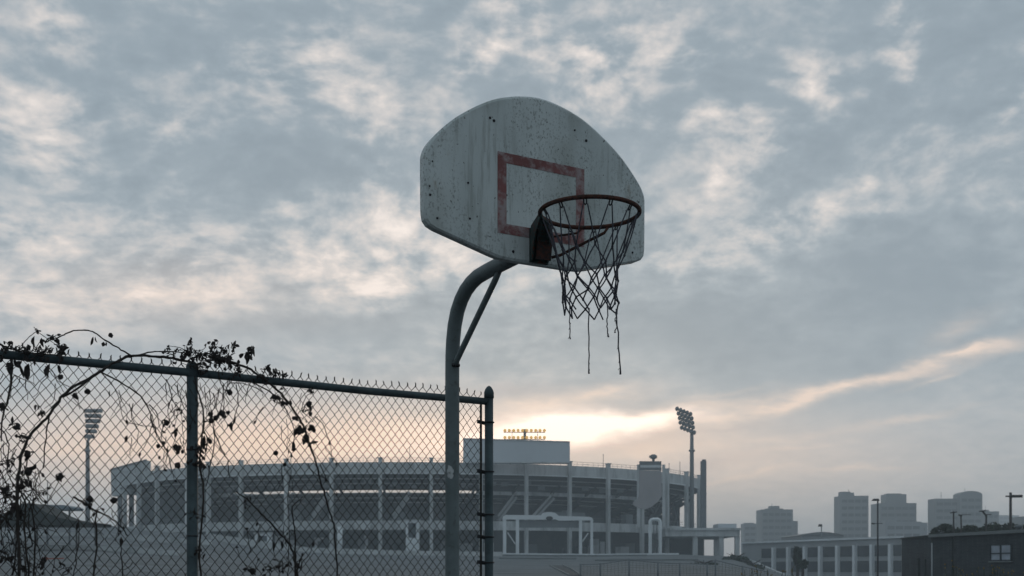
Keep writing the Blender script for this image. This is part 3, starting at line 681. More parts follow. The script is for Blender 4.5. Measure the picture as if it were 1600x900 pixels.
mb = MB(); a, b = A + nrm * .2, B + nrm * .2; mb.bar((a.x, a.y, HT - .1), (b.x, b.y, HT - .1), .6, .35); build(mb, 'cornice', M['concrete_pale'], ob)
d = 300.0; vb = thing('hall_building', 'hall with a shallow vaulted grey roof behind the office block', 'hall', (xt(1285, d), d, 0))
mb = MB(); mb.box(xt(1252, d), xt(1318, d), d, d + 22, -.2, zt(838, d)); build(mb, 'wall', M['tower2'], vb)
mb = MB(); mb.prism([at(1252, 838, d)] + [at(1252 + 6.6 * i, 836 - 5 * math.sin(math.pi * i / 10), d - .4) for i in range(11)] + [at(1318, 838, d)], (0, 22.5, 0)); build(mb, 'roof', M['steel'], vb)

# dark brick building
bb = thing('brick_building', 'dark low brick building with a pale parapet at the right edge', 'building', (xt(1520, 80), 80, 0))
dA, dB = 86.0, 72.0; HB = zt(833, 80)
def bpt(k): return Vector((xt(1457, dA), dA, 0)).lerp(Vector((xt(1650, dB), dB, 0)), k)
P0, P1 = bpt(0), bpt(1); bdir = (P1 - P0).normalized(); bn = Vector((bdir.y, -bdir.x, 0)); bn = bn if bn.y < 0 else -bn
mb = MB(); mb.prism([Vector((v.x, v.y, -.3)) for v in (P0, P1, P1 - bn * 14, P0 - bn * 14)], (0, 0, HB + .3)); build(mb, 'wall', M['brick'], bb)
mb = MB(); a, b = P0 + bn * .1, P1 + bn * .1; mb.bar((a.x, a.y, HB - .02), (b.x, b.y, HB - .02), .5, .22); build(mb, 'parapet', M['trim'], bb)
Q0, Q1 = Vector((xt(1409, 96), 96, 0)), Vector((xt(1455, 88), 88, 0)); hq = zt(838.5, 90)
mb = MB(); mb.prism([Vector((v.x, v.y, -.3)) for v in (Q0, Q1, Q1 + Vector((3.3, 9, 0)), Q0 + Vector((3.3, 9, 0)))], (0, 0, hq + .3)); build(mb, 'side_wing', M['brick'], bb)
mb = MB(); mb.bar((Q0.x, Q0.y - .1, hq), (Q1.x, Q1.y - .1, hq), .3, .14); build(mb, 'wing_coping', M['shingle'], bb)
def bwall(px):
    s_ = (px - 800) / F; return (s_ * P0.y - P0.x) / (bdir.x - s_ * bdir.y)
kw0, kw1 = bwall(1549), bwall(1581); dw = (P0 + bdir * kw0).y; wz0, wz1 = zt(876, dw), zt(851.5, dw)
fr = MB(); a, b = P0 + bdir * kw0 + bn * .04, P0 + bdir * kw1 + bn * .04
km = (kw0 + kw1) / 2
for kx in (kw0, km, kw1):
    c = P0 + bdir * kx + bn * .05; fr.bar((c.x, c.y, wz0), (c.x, c.y, wz1), .12 if kx == km else .08, .1, bn)
for zz in (wz0, (wz0 + wz1) / 2 - .05, wz1): fr.bar((a.x, a.y, zz), (b.x, b.y, zz), .1, .05 if 0 else .07)
win = build(fr, 'window', M['brick'], bb)
for (k0, k1) in ((kw0 + .05, km - .07), (km + .07, kw1 - .05)):
    for (z0, z1) in ((wz0 + .05, (wz0 + wz1) / 2 - .09), ((wz0 + wz1) / 2 - .01, wz1 - .05)):
        a, b = P0 + bdir * k0 + bn * .025, P0 + bdir * k1 + bn * .025; zc = (z0 + z1) / 2
        mb = MB(); mb.bar((a.x, a.y, zc), (b.x, b.y, zc), .03, z1 - z0); build(mb, 'pane', M['blind'], win)
mb = MB(); a, b = P0 + bdir * (kw0 - .12) + bn * .08, P0 + bdir * (kw1 + .12) + bn * .08; mb.bar((a.x, a.y, wz0 - .08), (b.x, b.y, wz0 - .08), .16, .08); build(mb, 'sill', M['trim'], win)
c = P0 + bdir * bwall(1531) - bn * 3; mb = MB(); mb.lathe([(.18, 0), (.18, .4), (.30, .42), (.30, .55), (.05, .62)], 10, (c.x, c.y, HB)); build(mb, 'roof_vent', M['steel'], bb)
for px, z0, z1, w in ((1447, 0, 1.9, 4), (1438, .0, 2.0, 7)):
    s_ = (px - 800) / F; c = Q0.lerp(Q1, (px - 1409) / 46); mb = MB(); mb.box(c.x - w * .025, c.x + w * .025, c.y - .08, c.y - .004, z0, z1 + .3); build(mb, 'door', M['shingle'], bb)
c = P0 + bdir * bwall(1490) + bn * .09; mb = MB(); mb.tube([(c.x, c.y, 0), (c.x, c.y, HB - .2)], .05, 6); build(mb, 'drain_pipe', M['shingle'], bb)

# trees
def crown(mb, c, rx, ry, rz, n, size, rnd):
    clumps = [(Vector((rnd.gauss(0, .5), rnd.gauss(0, .5), rnd.gauss(0, .45))), rnd.uniform(.25, .5)) for _ in range(26)]
    for _ in range(n):
        cc, r = rnd.choice(clumps); v = Vector((rnd.gauss(0, 1), rnd.gauss(0, 1), rnd.gauss(0, 1))).normalized() * r * rnd.random() ** .4 + cc
        if v.length > 1: v = v.normalized() * rnd.uniform(.75, 1)
        p = Vector((c.x + v.x * rx, c.y + v.y * ry, c.z + v.z * rz)); s_ = size * rnd.uniform(.6, 1.4)
        u = Vector((rnd.gauss(0, 1), rnd.gauss(0, 1), rnd.gauss(0, 1))).normalized(); w = u.orthogonal().normalized()
        w.rotate(Matrix.Rotation(rnd.uniform(0, 6.3), 3, u)); x = u.cross(w)
        mb.add([p - w * s_, p + x * s_ * .5 + u * s_ * .15, p + w * s_, p - x * s_ * .5], [(0, 1, 2, 3)])
def tree(name, label, px, ytop, d, w, hcrown, n, size, group=None, seed=1):
    rnd = random.Random(seed); x = xt(px, d); h = zt(ytop, d); g = ground_z(x, d)
    t = thing(name, label, 'tree', (x, d, g), group)
    mb = MB(); top = Vector((x, d, h - hcrown * .55)); mb.tube([(x, d, g - .2), (x + .05, d, (g + h) / 2), top], [.22, .17, .10], 8)
    for k in range(5):
        a = 2 * math.pi * k / 5 + rnd.random(); s0 = Vector((x, d, g + (h - g) * rnd.uniform(.45, .6)))
        mb.tube([s0, s0 + Vector((math.cos(a) * w * .2, math.sin(a) * w * .2, hcrown * .2)), s0 + Vector((math.cos(a) * w * .35, math.sin(a) * w * .35, hcrown * .35))], [.08, .06, .02], 5)
    build(mb, 'trunk', M['bark'], t)
    mb = MB(); crown(mb, Vector((x, d, h - hcrown / 2)), w / 2, w / 2, hcrown / 2, n, size, rnd); build(mb, 'crown', M['foliage'], t)
G = 'dark trees behind the brick building'
tree('broadleaf_tree', 'small rounded dark tree above the left end of the parapet', 1480, 819, 104, 3.0, 2.2, 2600, .16, G, 3)
tree('broadleaf_tree', 'low dark tree between the leaning pole and the rounded tree', 1520, 820, 106, 2.6, 2.0, 2200, .16, G, 5)
tree('broadleaf_tree', 'broad dark tree beneath the tallest utility pole', 1562, 814.5, 102, 4.6, 2.6, 4200, .17, G, 4)
tree('broadleaf_tree', 'dark tree partly cut by the right edge of the picture', 1600, 820, 100, 3.2, 2.2, 2000, .16, G, 6)
tree('conifer_tree', 'narrow dark conifer in front of the office block', 1246, 849, 150, 1.15, 3.4, 1500, .16, None, 8)
tree('broadleaf_tree', 'tiny bushy tree against the left of the office block', 1254, 872, 140, 1.6, 1.6, 1200, .13, None, 9)

tree('slope_shrub', 'low dark shrub on the slope under the end of the wing', 1150, 868, 190, 5.0, 2.2, 1500, .3, 'dark shrubs on the slope', 12)
tree('slope_shrub', 'dark shrub further down the slope beside the low wall', 1176, 879, 180, 4.0, 2.0, 1300, .3, 'dark shrubs on the slope', 13)
tree('slope_shrub', 'flat dark shrub below the narrow arch', 1100, 879, 150, 4.5, 1.2, 1200, .25, 'dark shrubs on the slope', 14)
# utility poles and lamps
def pole(name, label, cat, px, ytop, d, r, arms, lean=0.0, group=None, lamp=None, m='wood'):
    x = xt(px, d); g = ground_z(x, d); h = zt(ytop, d)
    t = thing(name, label, cat, (x, d, g), group)
    mb = MB(); mb.tube([(x + lean, d, g - .3), (x, d, h)], [r * 1.2, r], 8); build(mb, 'pole', M[m], t)
    for (pa, ya, pb, yb, w) in arms:
        mb = MB(); mb.bar(at(pa, ya, d - r - w / 2 - .01), at(pb, yb, d - r - w / 2 - .01), w, w); build(mb, 'crossarm', M[m], t)
    for (p, y, w, h_) in (lamp or []):
        c = at(p, y, d - .05); mb = MB(); mb.prism([Vector((c.x - w / 2, c.y - .15, c.z - h_ / 2)), Vector((c.x + w / 2, c.y - .15, c.z - h_ / 2)), Vector((c.x + w * .4, c.y - .15, c.z + h_ / 2)), Vector((c.x - w * .3, c.y - .15, c.z + h_ / 2))], (0, .3, 0)); build(mb, 'lamp_head', M['darksteel'], t)
G = 'poles behind the brick building'
pole('utility_pole', 'tallest utility pole with a thick right arm above the broad tree', 'utility pole', 1579, 769.5, 95, .11, [(1571.5, 775.5, 1583, 775.5, .12), (1581, 775.5, 1597, 775.3, .22)], 0, G)
pole('utility_pole', 'short utility pole with a small crossarm over the rounded tree', 'utility pole', 1490, 799, 100, .07, [(1485, 801.5, 1495, 800, .09)], 0, G)
pole('utility_pole', 'bent utility pole with a kinked top left of the broad tree', 'utility pole', 1541, 805, 100, .08, [(1541, 806, 1534.5, 798, .12), (1530, 799, 1540, 798, .10), (1541, 804, 1549, 804, .07)], 0, G)
pole('utility_pole', 'thin pole with a long wire arm reaching right', 'utility pole', 1501.5, 806, 98, .07, [(1498, 804.5, 1503, 806, .12), (1501, 804.5, 1517, 804, .045)], .15, G)
pole('street_lamp', 'tall street lamp with a lower crossarm before the office block', 'street lamp', 1371.5, 780, 120, .085, [(1362, 818, 1366.5, 818.3, .14), (1366, 818, 1379, 818, .06)], 0, 'street lamps', [(1368, 781, .75, .22)], 'darksteel')
pole('street_lamp', 'small far street lamp over the vaulted hall roof', 'street lamp', 1283.5, 821, 240, .10, [], 0, 'street lamps', [(1281.5, 821, .9, .5)], 'steel')

# weeds with yellow heads at the lower right
def weed(px, ytop, d, seed, nf, label):
    rnd = random.Random(seed); x = xt(px, d); h = zt(ytop, d)
    t = thing('flowering_weed', label, 'weed', (x, d, 0), 'tall flowering weeds')
    st_, lf = MB(), MB()
    for k in range(nf):
        tx, ty, hh = x + rnd.uniform(-.22, .22), d + rnd.uniform(-.2, .2), h * rnd.uniform(.90, 1.0)
        st_.tube([(x + (tx - x) * .3, d, -.02), ((x + tx) / 2, (d + ty) / 2, hh * .5), (tx, ty, hh)], [.010, .008, .005], 4)
        for j in range(16):
            z = hh * rnd.uniform(.25, .92); k_ = z / hh; p = Vector((x + (tx - x) * k_, d + (ty - d) * k_, z)); a = rnd.uniform(0, 6.3); q = Vector((math.cos(a), math.sin(a), rnd.uniform(-.3, .4))) * rnd.uniform(.08, .17); w = Vector((-q.y, q.x, 0)) * .22
            lf.add([p, p + q * .5 + w, p + q, p + q * .5 - w], [(0, 1, 2, 3)])
        for j in range(2):
            fl = MB(); c = Vector((tx + rnd.gauss(0, .02), ty + rnd.gauss(0, .02), hh + rnd.uniform(-.11, .03))); s_ = rnd.uniform(.012, .022)
            fl.add([c + Vector(v) * s_ for v in ((1, 0, 0), (-.5, .9, 0), (-.5, -.9, 0), (0, 0, 1.2), (0, 0, -1.2))], [(0, 1, 3), (1, 2, 3), (2, 0, 3), (1, 0, 4), (2, 1, 4), (0, 2, 4)]); build(fl, 'flower_head', M['flower'], t)
    build(st_, 'stem', M['foliage2'], t); build(lf, 'foliage', M['foliage2'], t)
WL = [(1173, 890, 'lowest weed, at the left end of the row by the slope'), (1192, 881, 'tallest left weed below the low wall'), (1206, 889, 'short weed between two taller ones on the left'), (1237, 886, 'weed with a yellow head beneath the conifer'),
      (1224, 896, 'barely showing weed left of the conifer'), (1494, 874, 'single tall weed before the brick wall, yellow at its tip'), (1509, 888, 'low weed beside the single tall one'), (1535, 886, 'bushy weed left of the white window'), (1553, 881, 'tall weed beneath the white window'),
      (1566, 883, 'weed at the right corner of the white window'), (1582, 890, 'short weed right of the white window'), (1598, 893, 'weed cut by the right edge')]
for i, (px, py, lab) in enumerate(WL): weed(px, py, 22 + (i * 37 % 7), 50 + i, 3 if i % 3 else 4, lab)

# left: hip-roofed shelter, awning, mast, red sign
d = 118.0
sh = thing('picnic_shelter', 'dark green hip roofed shelter behind the vines at far left', 'shelter', (xt(40, d), d, ground_z(xt(40, d), d)))
mb = MB(); e0, e1, zr = zt(821, d), zt(816, d), zt(785, d); xa, xb = xt(-60, d), xt(142, d); r0, r1 = xt(20, d), xt(52, d)
mb.prism([at(px, py, d) for px, py in ((-60, 820), (-20, 812), (5, 803), (22, 795), (34, 787), (48, 786), (58, 792), (72, 801), (92, 809), (118, 814), (142, 817), (142, 820), (60, 821))], (0, 6, 0)); build(mb, 'roof', M['shingle'], sh)
mb = MB(); mb.box(xa, xb, d - .04, d + 6.04, e0, e1 + .001); build(mb, 'eaves', M['shingle'], sh)
for px in (-45, 22, 118):
    x = xt(px, d); 
    for yy_ in (d + .3, d + 5.7): 
        mb = MB(); g = ground_z(x, yy_); mb.box(x - .08, x + .08, yy_ - .08, yy_ + .08, g - .2, e0 - .003); build(mb, 'post', M['wood'], sh)
d = 130.0
aw = thing('awning_canopy', 'flat grey blue canopy with a thin mast above the shelter roof', 'canopy', (xt(85, d), d, ground_z(xt(85, d), d)))
mb = MB(); mb.prism([at(55, 788, d), at(100, 789, d), at(106, 792, d), at(103, 795.5, d), at(60, 795, d)], (0, 5, 0)); build(mb, 'canopy', M['awning'], aw)
for px in (63, 98): 
    mb = MB(); x = xt(px, d); mb.tube([(x, d + 2, ground_z(x, d + 2) - .2), (x, d + 2, zt(794, d))], .12, 6); build(mb, 'post', M['steel'], aw)
mb = MB(); x = xt(62, d); mb.tube([(x, d + 2.2, zt(790, d)), (x, d + 2.2, zt(748, d))], .06, 5); build(mb, 'mast', M['steel'], aw)
d = 60.0; x = xt(70, d)
rs = thing('road_sign', 'small faded red sign on a thin post below the shelter', 'sign', (x, d, ground_z(x, d)))
mb = MB(); mb.tube([(x, d, ground_z(x, d) - .2), (x, d, zt(870, d))], .03, 6); build(mb, 'post', M['steel'], rs)
mb = MB(); mb.prism([at(65, 871, d - .06), at(75, 871, d - .06), at(73, 876, d - .06), at(67, 876, d - .06)], (0, .02, 0)); mb.bar(at(75, 873, d - .05), at(100, 872.5, d - .05), .03, .05); build(mb, 'sign_panel', M['red'], rs)

# ------------------------------------------------------------------ basketball hoop
TH = R(30)
U = Vector((math.cos(TH), math.sin(TH), 0)); N = Vector((math.sin(TH), -math.cos(TH), 0)); Zv = Vector((0, 0, 1))
C0 = Vector(((841 - 800) * 5.71 / F, 5.71, 0))                 # foot of the board's centre line
def bd(k, z, n=0.0): return C0 + U * k + N * n + Zv * z
BB = .945
foot = C0 - N * BB
hoop = thing('basketball_hoop', 'weathered white fan shaped basketball hoop on a curved steel pole with a torn net', 'basketball hoop', (foot.x, foot.y, 0))
def arm(b, h): return foot + N * b + Zv * h                    # b metres forward of the pole
# pole: upright, bend, raised arm
pts = [(0, -.3), (0, .4), (0, 1.2), (0, 2.0), (0, 2.50), (.002, 2.60), (.010, 2.68), (.030, 2.765), (.064, 2.838), (.110, 2.892), (.168, 2.935), (.235, 2.963), (.31, 2.980), (.42, 2.986), (.60, 2.990), (.88, 2.995)]
mb = MB(); mb.tube([arm(*p) for p in pts], .0405, 20)
pole_o = build(mb, 'pole', M['pole'], hoop)
mb = MB(); mb.lathe([(.14, 0), (.14, .012), (.06, .014), (.055, .05)], 20, (foot.x, foot.y, .004)); build(mb, 'base_plate', M['pole'], pole_o)
mb = MB(); mb.tube([arm(.022, 2.53), arm(.050, 2.556), arm(.50, 2.915), arm(.545, 2.955)], [.0175, .0175, .0175, .016], 10); build(mb, 'brace', M['pole'], hoop)
mb = MB(); c = arm(.045, 2.535); mb.tube([c - U * .022, c + U * .022], .010, 8); build(mb, 'bolt', M['darksteel'], hoop)
# paint flake on the upright
mb = MB(); 
for z0, z1, a0 in ((1.89, 1.955, 0), ):
    vs, fs = [], []; n = 7
    for j in range(6):
        for i in range(n):
            a = -.75 + 1.0 * i / (n - 1); e = random.uniform(-.012, .012); r = .0412
            vs.append(foot + Vector((math.sin(a) * r, -math.cos(a) * r, z0 + (z1 - z0) * j / 5 + e)))
    for j in range(5):
        for i in range(n - 1):
            if (i in (0, n - 2)) and j in (0, 4, 2): continue
            fs.append((j * n + i, j * n + i + 1, (j + 1) * n + i + 1, (j + 1) * n + i))
    mb.add(vs, fs, True)
build(mb, 'sticker', M['concrete'], pole_o)
# backboard outline (symmetric fan)
half = [(0, 2.892), (.16, 2.892), (.24, 2.896), (.285, 2.906)]
half += [(.585, 2.985), (.618, 3.000), (.636, 3.023), (.642, 3.055), (.643, 3.10), (.644, 3.25), (.644, 3.318), (.636, 3.348), (.612, 3.392), (.545, 3.468), (.475, 3.532), (.375, 3.602), (.27, 3.660), (.175, 3.694), (.08, 3.715), (0, 3.7215)]
def smooth_arc(pts, n=4):
    P = [Vector(p) for p in pts]; P = [P[0] * 2 - P[1]] + P + [Vector((-P[-2].x, P[-2].y))]; out = []
    for i in range(1, len(P) - 2):
        a, b, c, d_ = P[i - 1], P[i], P[i + 1], P[i + 2]
        for k in range(n): t = k / n; out.append(tuple(.5 * ((2 * b) + (c - a) * t + (2 * a - 5 * b + 4 * c - d_) * t * t + (3 * b - a - 3 * c + d_) * t ** 3)))
    return out + [tuple(P[-2])]
half = half[:10] + smooth_arc(half[10:])
outl = half + [(-x, z) for x, z in half[-2:0:-1]]
def inset(o, q):
    c = Vector((0, 3.28)); r = []
    for x, z in o: v = Vector((x, z)) - c; r.append(tuple(c + v * (1 - q / v.length)))
    return r
layers = [(inset(outl, .012), .026), (outl, .018), (outl, -.018), (inset(outl, .010), -.026)]
mb = MB(); n = len(outl); vs = [bd(x, z, d_) for lay, d_ in layers for x, z in lay]; fs = [tuple(range(n)), tuple(reversed(range(3 * n, 4 * n)))]
for i in range(3):
    for k in range(n): l = (k + 1) % n; fs.append((i * n + k, i * n + l, (i + 1) * n + l, (i + 1) * n + k))
mb.add(vs, fs); board = build(mb, 'backboard', M['board'], hoop)
mb = MB(); x0, x1, z0, z1, w = -.248, .258, 3.015, 3.412, .050
for (a, b, c, d_) in ((x0, x1, z1 - w, z1), (x0, x1, z0, z0 + w), (x0, x0 + w, z0 + w, z1 - w), (x1 - w, x1, z0 + w, z1 - w)):
    mb.add([bd(x, z, n_) for n_ in (.0262, .0276) for x, z in ((a, c), (b, c), (b, d_), (a, d_))], [(0, 3, 2, 1), (4, 5, 6, 7), (0, 1, 5, 4), (1, 2, 6, 5), (2, 3, 7, 6), (3, 0, 4, 7)])
build(mb, 'target_square', M['square'], board)
mb = MB()                                                     # round-headed bolts, and bolt holes at the top
for x, z, r in ((-.29, 3.566, .007), (-.268, 3.556, .008), (.27, 3.56, .008), (.2, 3.60, .005), (-.575, 3.035, .006), (-.41, 3.23, .006), (-.16, 2.935, .008), (-.615, 3.18, .005), (-.612, 3.14, .007), (.56, 3.03, .006), (-.60, 3.30, .004), (.60, 3.30, .004), (-.40, 3.06, .006)):
    mb.tube([bd(x, z, .025), bd(x, z, .031)], [r, r * .7], 10)
build(mb, 'bolt', M['darksteel'], board)
mb = MB()                                                     # steel backing frame behind the board
for z in (3.06, 3.34): mb.bar(bd(-.40, z, -.045), bd(.40, z, -.045), .035)
for k in (-.12, .12): mb.bar(bd(k, 2.96, -.08), bd(k, 3.42, -.08), .035)
mb.bar(bd(0, 3.0, -.10), bd(0, 3.30, -.10), .16, .02, N); build(mb, 'backing_frame', M['galv'], board)
# rim
RC = C0 + N * .415 + U * .03; RR = .2335; RZ = 3.05
def rp(a, r=RR, z=RZ): return Vector((RC.x, RC.y, z)) + (U * math.cos(a) + N * math.sin(a)) * r
mb = MB(); mb.tube([rp(2 * math.pi * i / 64) for i in range(64)], .0105, 10, closed=True); rim = build(mb, 'rim', M['rust'], hoop)
def rim_bar(pts, r, name, m, par): mb = MB(); mb.tube(pts, r, 8); return build(mb, name, m, par)
rim_bar([bd(.040, 2.925, .060), bd(.075, 2.935, .085), rp(R(-38), RR - .004, RZ - .032), rp(R(-34), RR - .001, RZ - .008)], .0075, 'support_rod', M['rust'], rim)
rim_bar([bd(.030, 3.02, .08), bd(.05, 3.022, .11), rp(R(-72), RR - .006, RZ - .03), rp(R(-66), RR - .001, RZ - .008)], .0055, 'support_rod', M['rust'], rim)
# bracket: wall plate, side gussets and the neck that carries the ring
K0, K1 = -.070, .032
mb = MB(); mb.prism([bd(K0 + .008, 2.902, .078), bd(K1 - .008, 2.902, .078), bd(K1 - .008, 2.985, .092), bd(K0 + .008, 2.985, .092)], N * .004); build(mb, 'bracket_plate', M['rustdark'], rim)
mb = MB(); mb.prism([bd(x, z, .030) for x, z in ((K0, 2.893), (K1, 2.893), (K1, 3.062), (K0, 3.062))], N * .014)
def rq(a, z): p = rp(R(a), RR - .004, z); return p
for kk, a_ in ((K0, -152), (K1 - .007, -108)):
    q = rq(a_, RZ); d2 = q - bd(kk, RZ, 0)
    def gp(fr, z): p = bd(kk, 0, .044).lerp(Vector((q.x, q.y, 0)), fr); p.z = z; return p
    mb.prism([gp(0, 2.90), gp(.12, 2.90), gp(.25, 2.96), gp(.50, 3.005), gp(1, 3.035), gp(1, 3.050), gp(0, 3.062)], U * .007)
e0, e1, e2 = rq(-108, 3.053), rq(-130, 3.053), rq(-152, 3.053)
mb.prism([bd(K0, 3.0625, .044), bd(K1, 3.0625, .044), e0, e1, e2], Zv * .008)
mb.prism([bd(K0 + .008, 2.902, .072), bd(K1 - .008, 2.902, .072), bd(K1 - .008, 2.99, .088), bd(K0 + .008, 2.99, .088)], N * .006)
mb.prism([bd(K0 + .008, 2.991, .088), bd(K1 - .008, 2.991, .088), e0.lerp(e1, .1) - Zv * .02, e2.lerp(e1, .1) - Zv * .02], Vector((0, 0, .005)))
build(mb, 'bracket', M['bracket'], rim)
NH = 12
hooks = [2 * math.pi * (i + .3) / NH for i in range(NH)]
for a in hooks:
    mb = MB(); mb.tube([rp(a - .028, RR - .002, RZ - .008), rp(a - .03, RR - .012, RZ - .024), rp(a, RR - .016, RZ - .030), rp(a + .03, RR - .012, RZ - .024), rp(a + .028, RR - .002, RZ - .008)], .0038, 6); build(mb, 'net_hook', M['darksteel'], rim)
# net
rnd = random.Random(5)
lev = [(0, RR - .014, 0.028), (1, .158, .195), (2, .138, .265), (3, .130, .325), (4, .128, .378), (5, .127, .428), (6, .126, .472)]
knots = {}
for lv, r, dz_ in lev:
    for i in range(NH):
        a = 2 * math.pi * (i + .3 + (.5 if lv % 2 else 0)) / NH
        j = 0 if lv == 0 else .0022 + .0008 * lv
        knots[lv, i] = rp(a + rnd.gauss(0, j * 1.6 / .13), r + rnd.gauss(0, j), RZ - dz_ + rnd.gauss(0, j * .9))
def cordline(mb, a, b, sag=.012, r=.0030, n=5):
    m = (a - b).length * sag * 6; off = Vector((rnd.gauss(0, 1), rnd.gauss(0, 1), -.6)) * m * .5
    mb.tube([a.lerp(b, k / n) + off * math.sin(math.pi * k / n) for k in range(n + 1)], r, 6)
mb = MB()
for lv in range(6):
    for i in range(NH):
        a = knots[lv, i]
        nb = (i, (i - 1) % NH) if lv % 2 == 0 else (i, (i + 1) % NH)
        for q in nb:
            if lv == 5 and rnd.random() < .15: continue
            if lv == 0:
                h = hooks[i]; aa = rp(h + (.045 if q == i else -.045), RR - .014, RZ - .026); cordline(mb, aa, knots[1, q], .003, .0031, 6)
            else: cordline(mb, a, knots[lv + 1, q], .006, .0036)
    if lv:
        for i in range(NH): c = knots[lv, i]; mb.tube([c + Vector((0, 0, .007)), c, c - Vector((0, 0, .007))], [.0035, .0062, .0035], 6)
net = build(mb, 'net', M['cord'], hoop)
for (px, y0, y1, w) in ((891, 488, 530, 2.2), (920, 498, 584, 2.6), (950, 490, 527, 2.4), (962, 488, 520, 2.0), (969, 487, 585, 3.0)):
    s_ = (px - 800) / F
    best = min((k for k in knots if k[0] >= 5), key=lambda k: abs(knots[k].x / knots[k].y - s_) + (0.004 if knots[k].y > RC.y else 0))
    k0 = knots[best]; d_ = k0.y; L_ = (y1 - y0) * d_ / F; mb = MB(); pts = [k0 + Vector((0, 0, .01))]
    for j in range(1, 10): pts.append(Vector((k0.x + (s_ * d_ - k0.x) * (j / 9) + rnd.gauss(0, .0022), d_ + rnd.gauss(0, .002), zt(y0 + (y1 - y0) * j / 9, d_))))
    mb.tube(pts, [w * .0011] * 9 + [w * .0016], 6)
    for j in (3, 5, 7, 8): p_ = pts[j]; mb.tube([p_, p_ + Vector((rnd.gauss(0, .006), 0, -.012))], .0012, 4)
    build(mb, 'loose_strand', M['cord'], net)

# ------------------------------------------------------------------ chain-link fence
FA = Vector((xt(0, 5.45), 5.45, 0)); FB = Vector((xt(764, 7.0), 7.0, 0)); FE = (FB - FA).normalized(); FN = Vector((FE.y, -FE.x, 0)); FL = (FB - FA).length
T0 = -2.6; RAILZ = zt(553, 5.45)
def fp(t, z, o=0.0): return FA + FE * t + FN * o + Zv * z
def fpx(px, py, o=0.0):
    """point of the fence plane (moved o metres towards the court) seen at a photo pixel"""
    s_ = (px - 800) / F; A_ = FA + FN * o; t = (s_ * A_.y - A_.x) / (FE.x - s_ * FE.y); p = A_ + FE * t; p.z = zt(py, p.y); return p
def ft(px): p = fpx(px, 700); return (p - FA).dot(FE)
fence = thing('chain_link_fence', 'rusty chain link fence with a round top rail running behind the hoop pole', 'fence', (FA.x, FA.y, 0))
def post(t, r, h, end=False):
    b = fp(t, 0); mb = MB(); mb.tube([b - Zv * .2, b + Zv * h], r, 16)
    o = build(mb, 'end_post' if end else 'line_post', M['galv'], fence)
    mb = MB()
    if end: mb.lathe([(r * 1.0, -.035), (r * 1.16, -.034), (r * 1.16, .0), (r * .95, .018), (r * .5, .036), (.003, .042)], 16, (b.x, b.y, h))
    else: mb.lathe([(r * 1.0, -.05), (r * 1.15, -.048), (r * 1.15, .004), (r * .9, .02), (r * .4, .032)], 16, (b.x, b.y, h))
    build(mb, 'post_cap', M['galv'], o); return o
TP = ft(300.5); post(TP, .0285, RAILZ + .028); 
post(TP - 2.5, .0285, RAILZ + .028)
TE = FL; endp = post(TE, .0262, RAILZ + .055, True)
mb = MB(); mb.tube([fp(T0, RAILZ + .006), fp(-.6, RAILZ - .002), fp(TP, RAILZ), fp(TP + 1.0, RAILZ - .007), fp(TE, RAILZ)], .0215, 14); build(mb, 'top_rail', M['galv'], fence)
TB = ft(755.5)
mb = MB(); mb.bar(fp(TB, .06, -.03), fp(TB, RAILZ + .0, -.03), .006, .018, FN); build(mb, 'tension_bar', M['wire'], fence)
for py in (660, 737, 804, 839, 879):
    z = zt(py, 7.0); mb = MB(); mb.bar(fp(TB - .03, z + .004, -.024), fp(TE, z - .004, -.030), .022, .006, FN)
    ps = [fp(TE, z, 0) + Vector((math.cos(a), math.sin(a), 0)) * .0295 for a in [2 * math.pi * i / 16 for i in range(16)]]
    mb.tube([p + Zv * .0 for p in ps], .0045, 6, closed=True); build(mb, 'tension_band', M['darksteel'], fence)
c = fp(TP, RAILZ); 
for zz in (1.1, 1.55, 2.0):
    ps = [fp(TP, zz) + Vector((math.cos(a), math.sin(a), 0)) * .0305 for a in [2 * math.pi * i / 14 for i in range(14)]]
    mb = MB(); mb.tube(ps, .003, 5, closed=True); build(mb, 'tie_wire', M['darksteel'], fence)
# woven mesh
mb = MB(); PW, PHT = .0515, .0630; z_top = RAILZ + .046; z_bot = .06; nrow = int((z_top - z_bot) / (PHT / 2)); rw = .0022
i = 0; tcur = TB
while tcur > T0:
    a_t, b_t = tcur, tcur - PW / 2
    pts = []
    for k in range(nrow + 1):
        z = z_top - k * PHT / 2
        right = (k % 2 == 0) == (i % 2 == 0)
        sagz = .008 * math.sin(i * .13) + .003 * math.sin(k * .4 + i * .05)
        t = a_t if right else b_t
        pts.append(fp(t + random.gauss(0, .0014), z + sagz + random.gauss(0, .0013), -.030 + (.0022 if right else -.0022) + .006 * math.sin(i * .09 + k * .11)))
    mb.tube(pts, rw, 4, caps=False, smooth=True)
    # twisted barb where two wires meet
    if i % 2 == 0:
        top = pts[0]; h = random.uniform(.012, .019); lean = random.gauss(0, .0025)
        mb.tube([top - Zv * .004, top + Zv * h * .55 + FE * lean * .5, top + Zv * h + FE * lean], [rw * 1.5, rw * 1.7, rw * 1.5], 5)
        mb.tube([top + Zv * h * .6 + FE * lean * .6, top + Zv * (h + .004) + FE * (lean + random.choice((-1, 1)) * .003)], rw * .9, 4)
    i += 1; tcur -= PW / 2
build(mb, 'wire_mesh', M['wire'], fence)

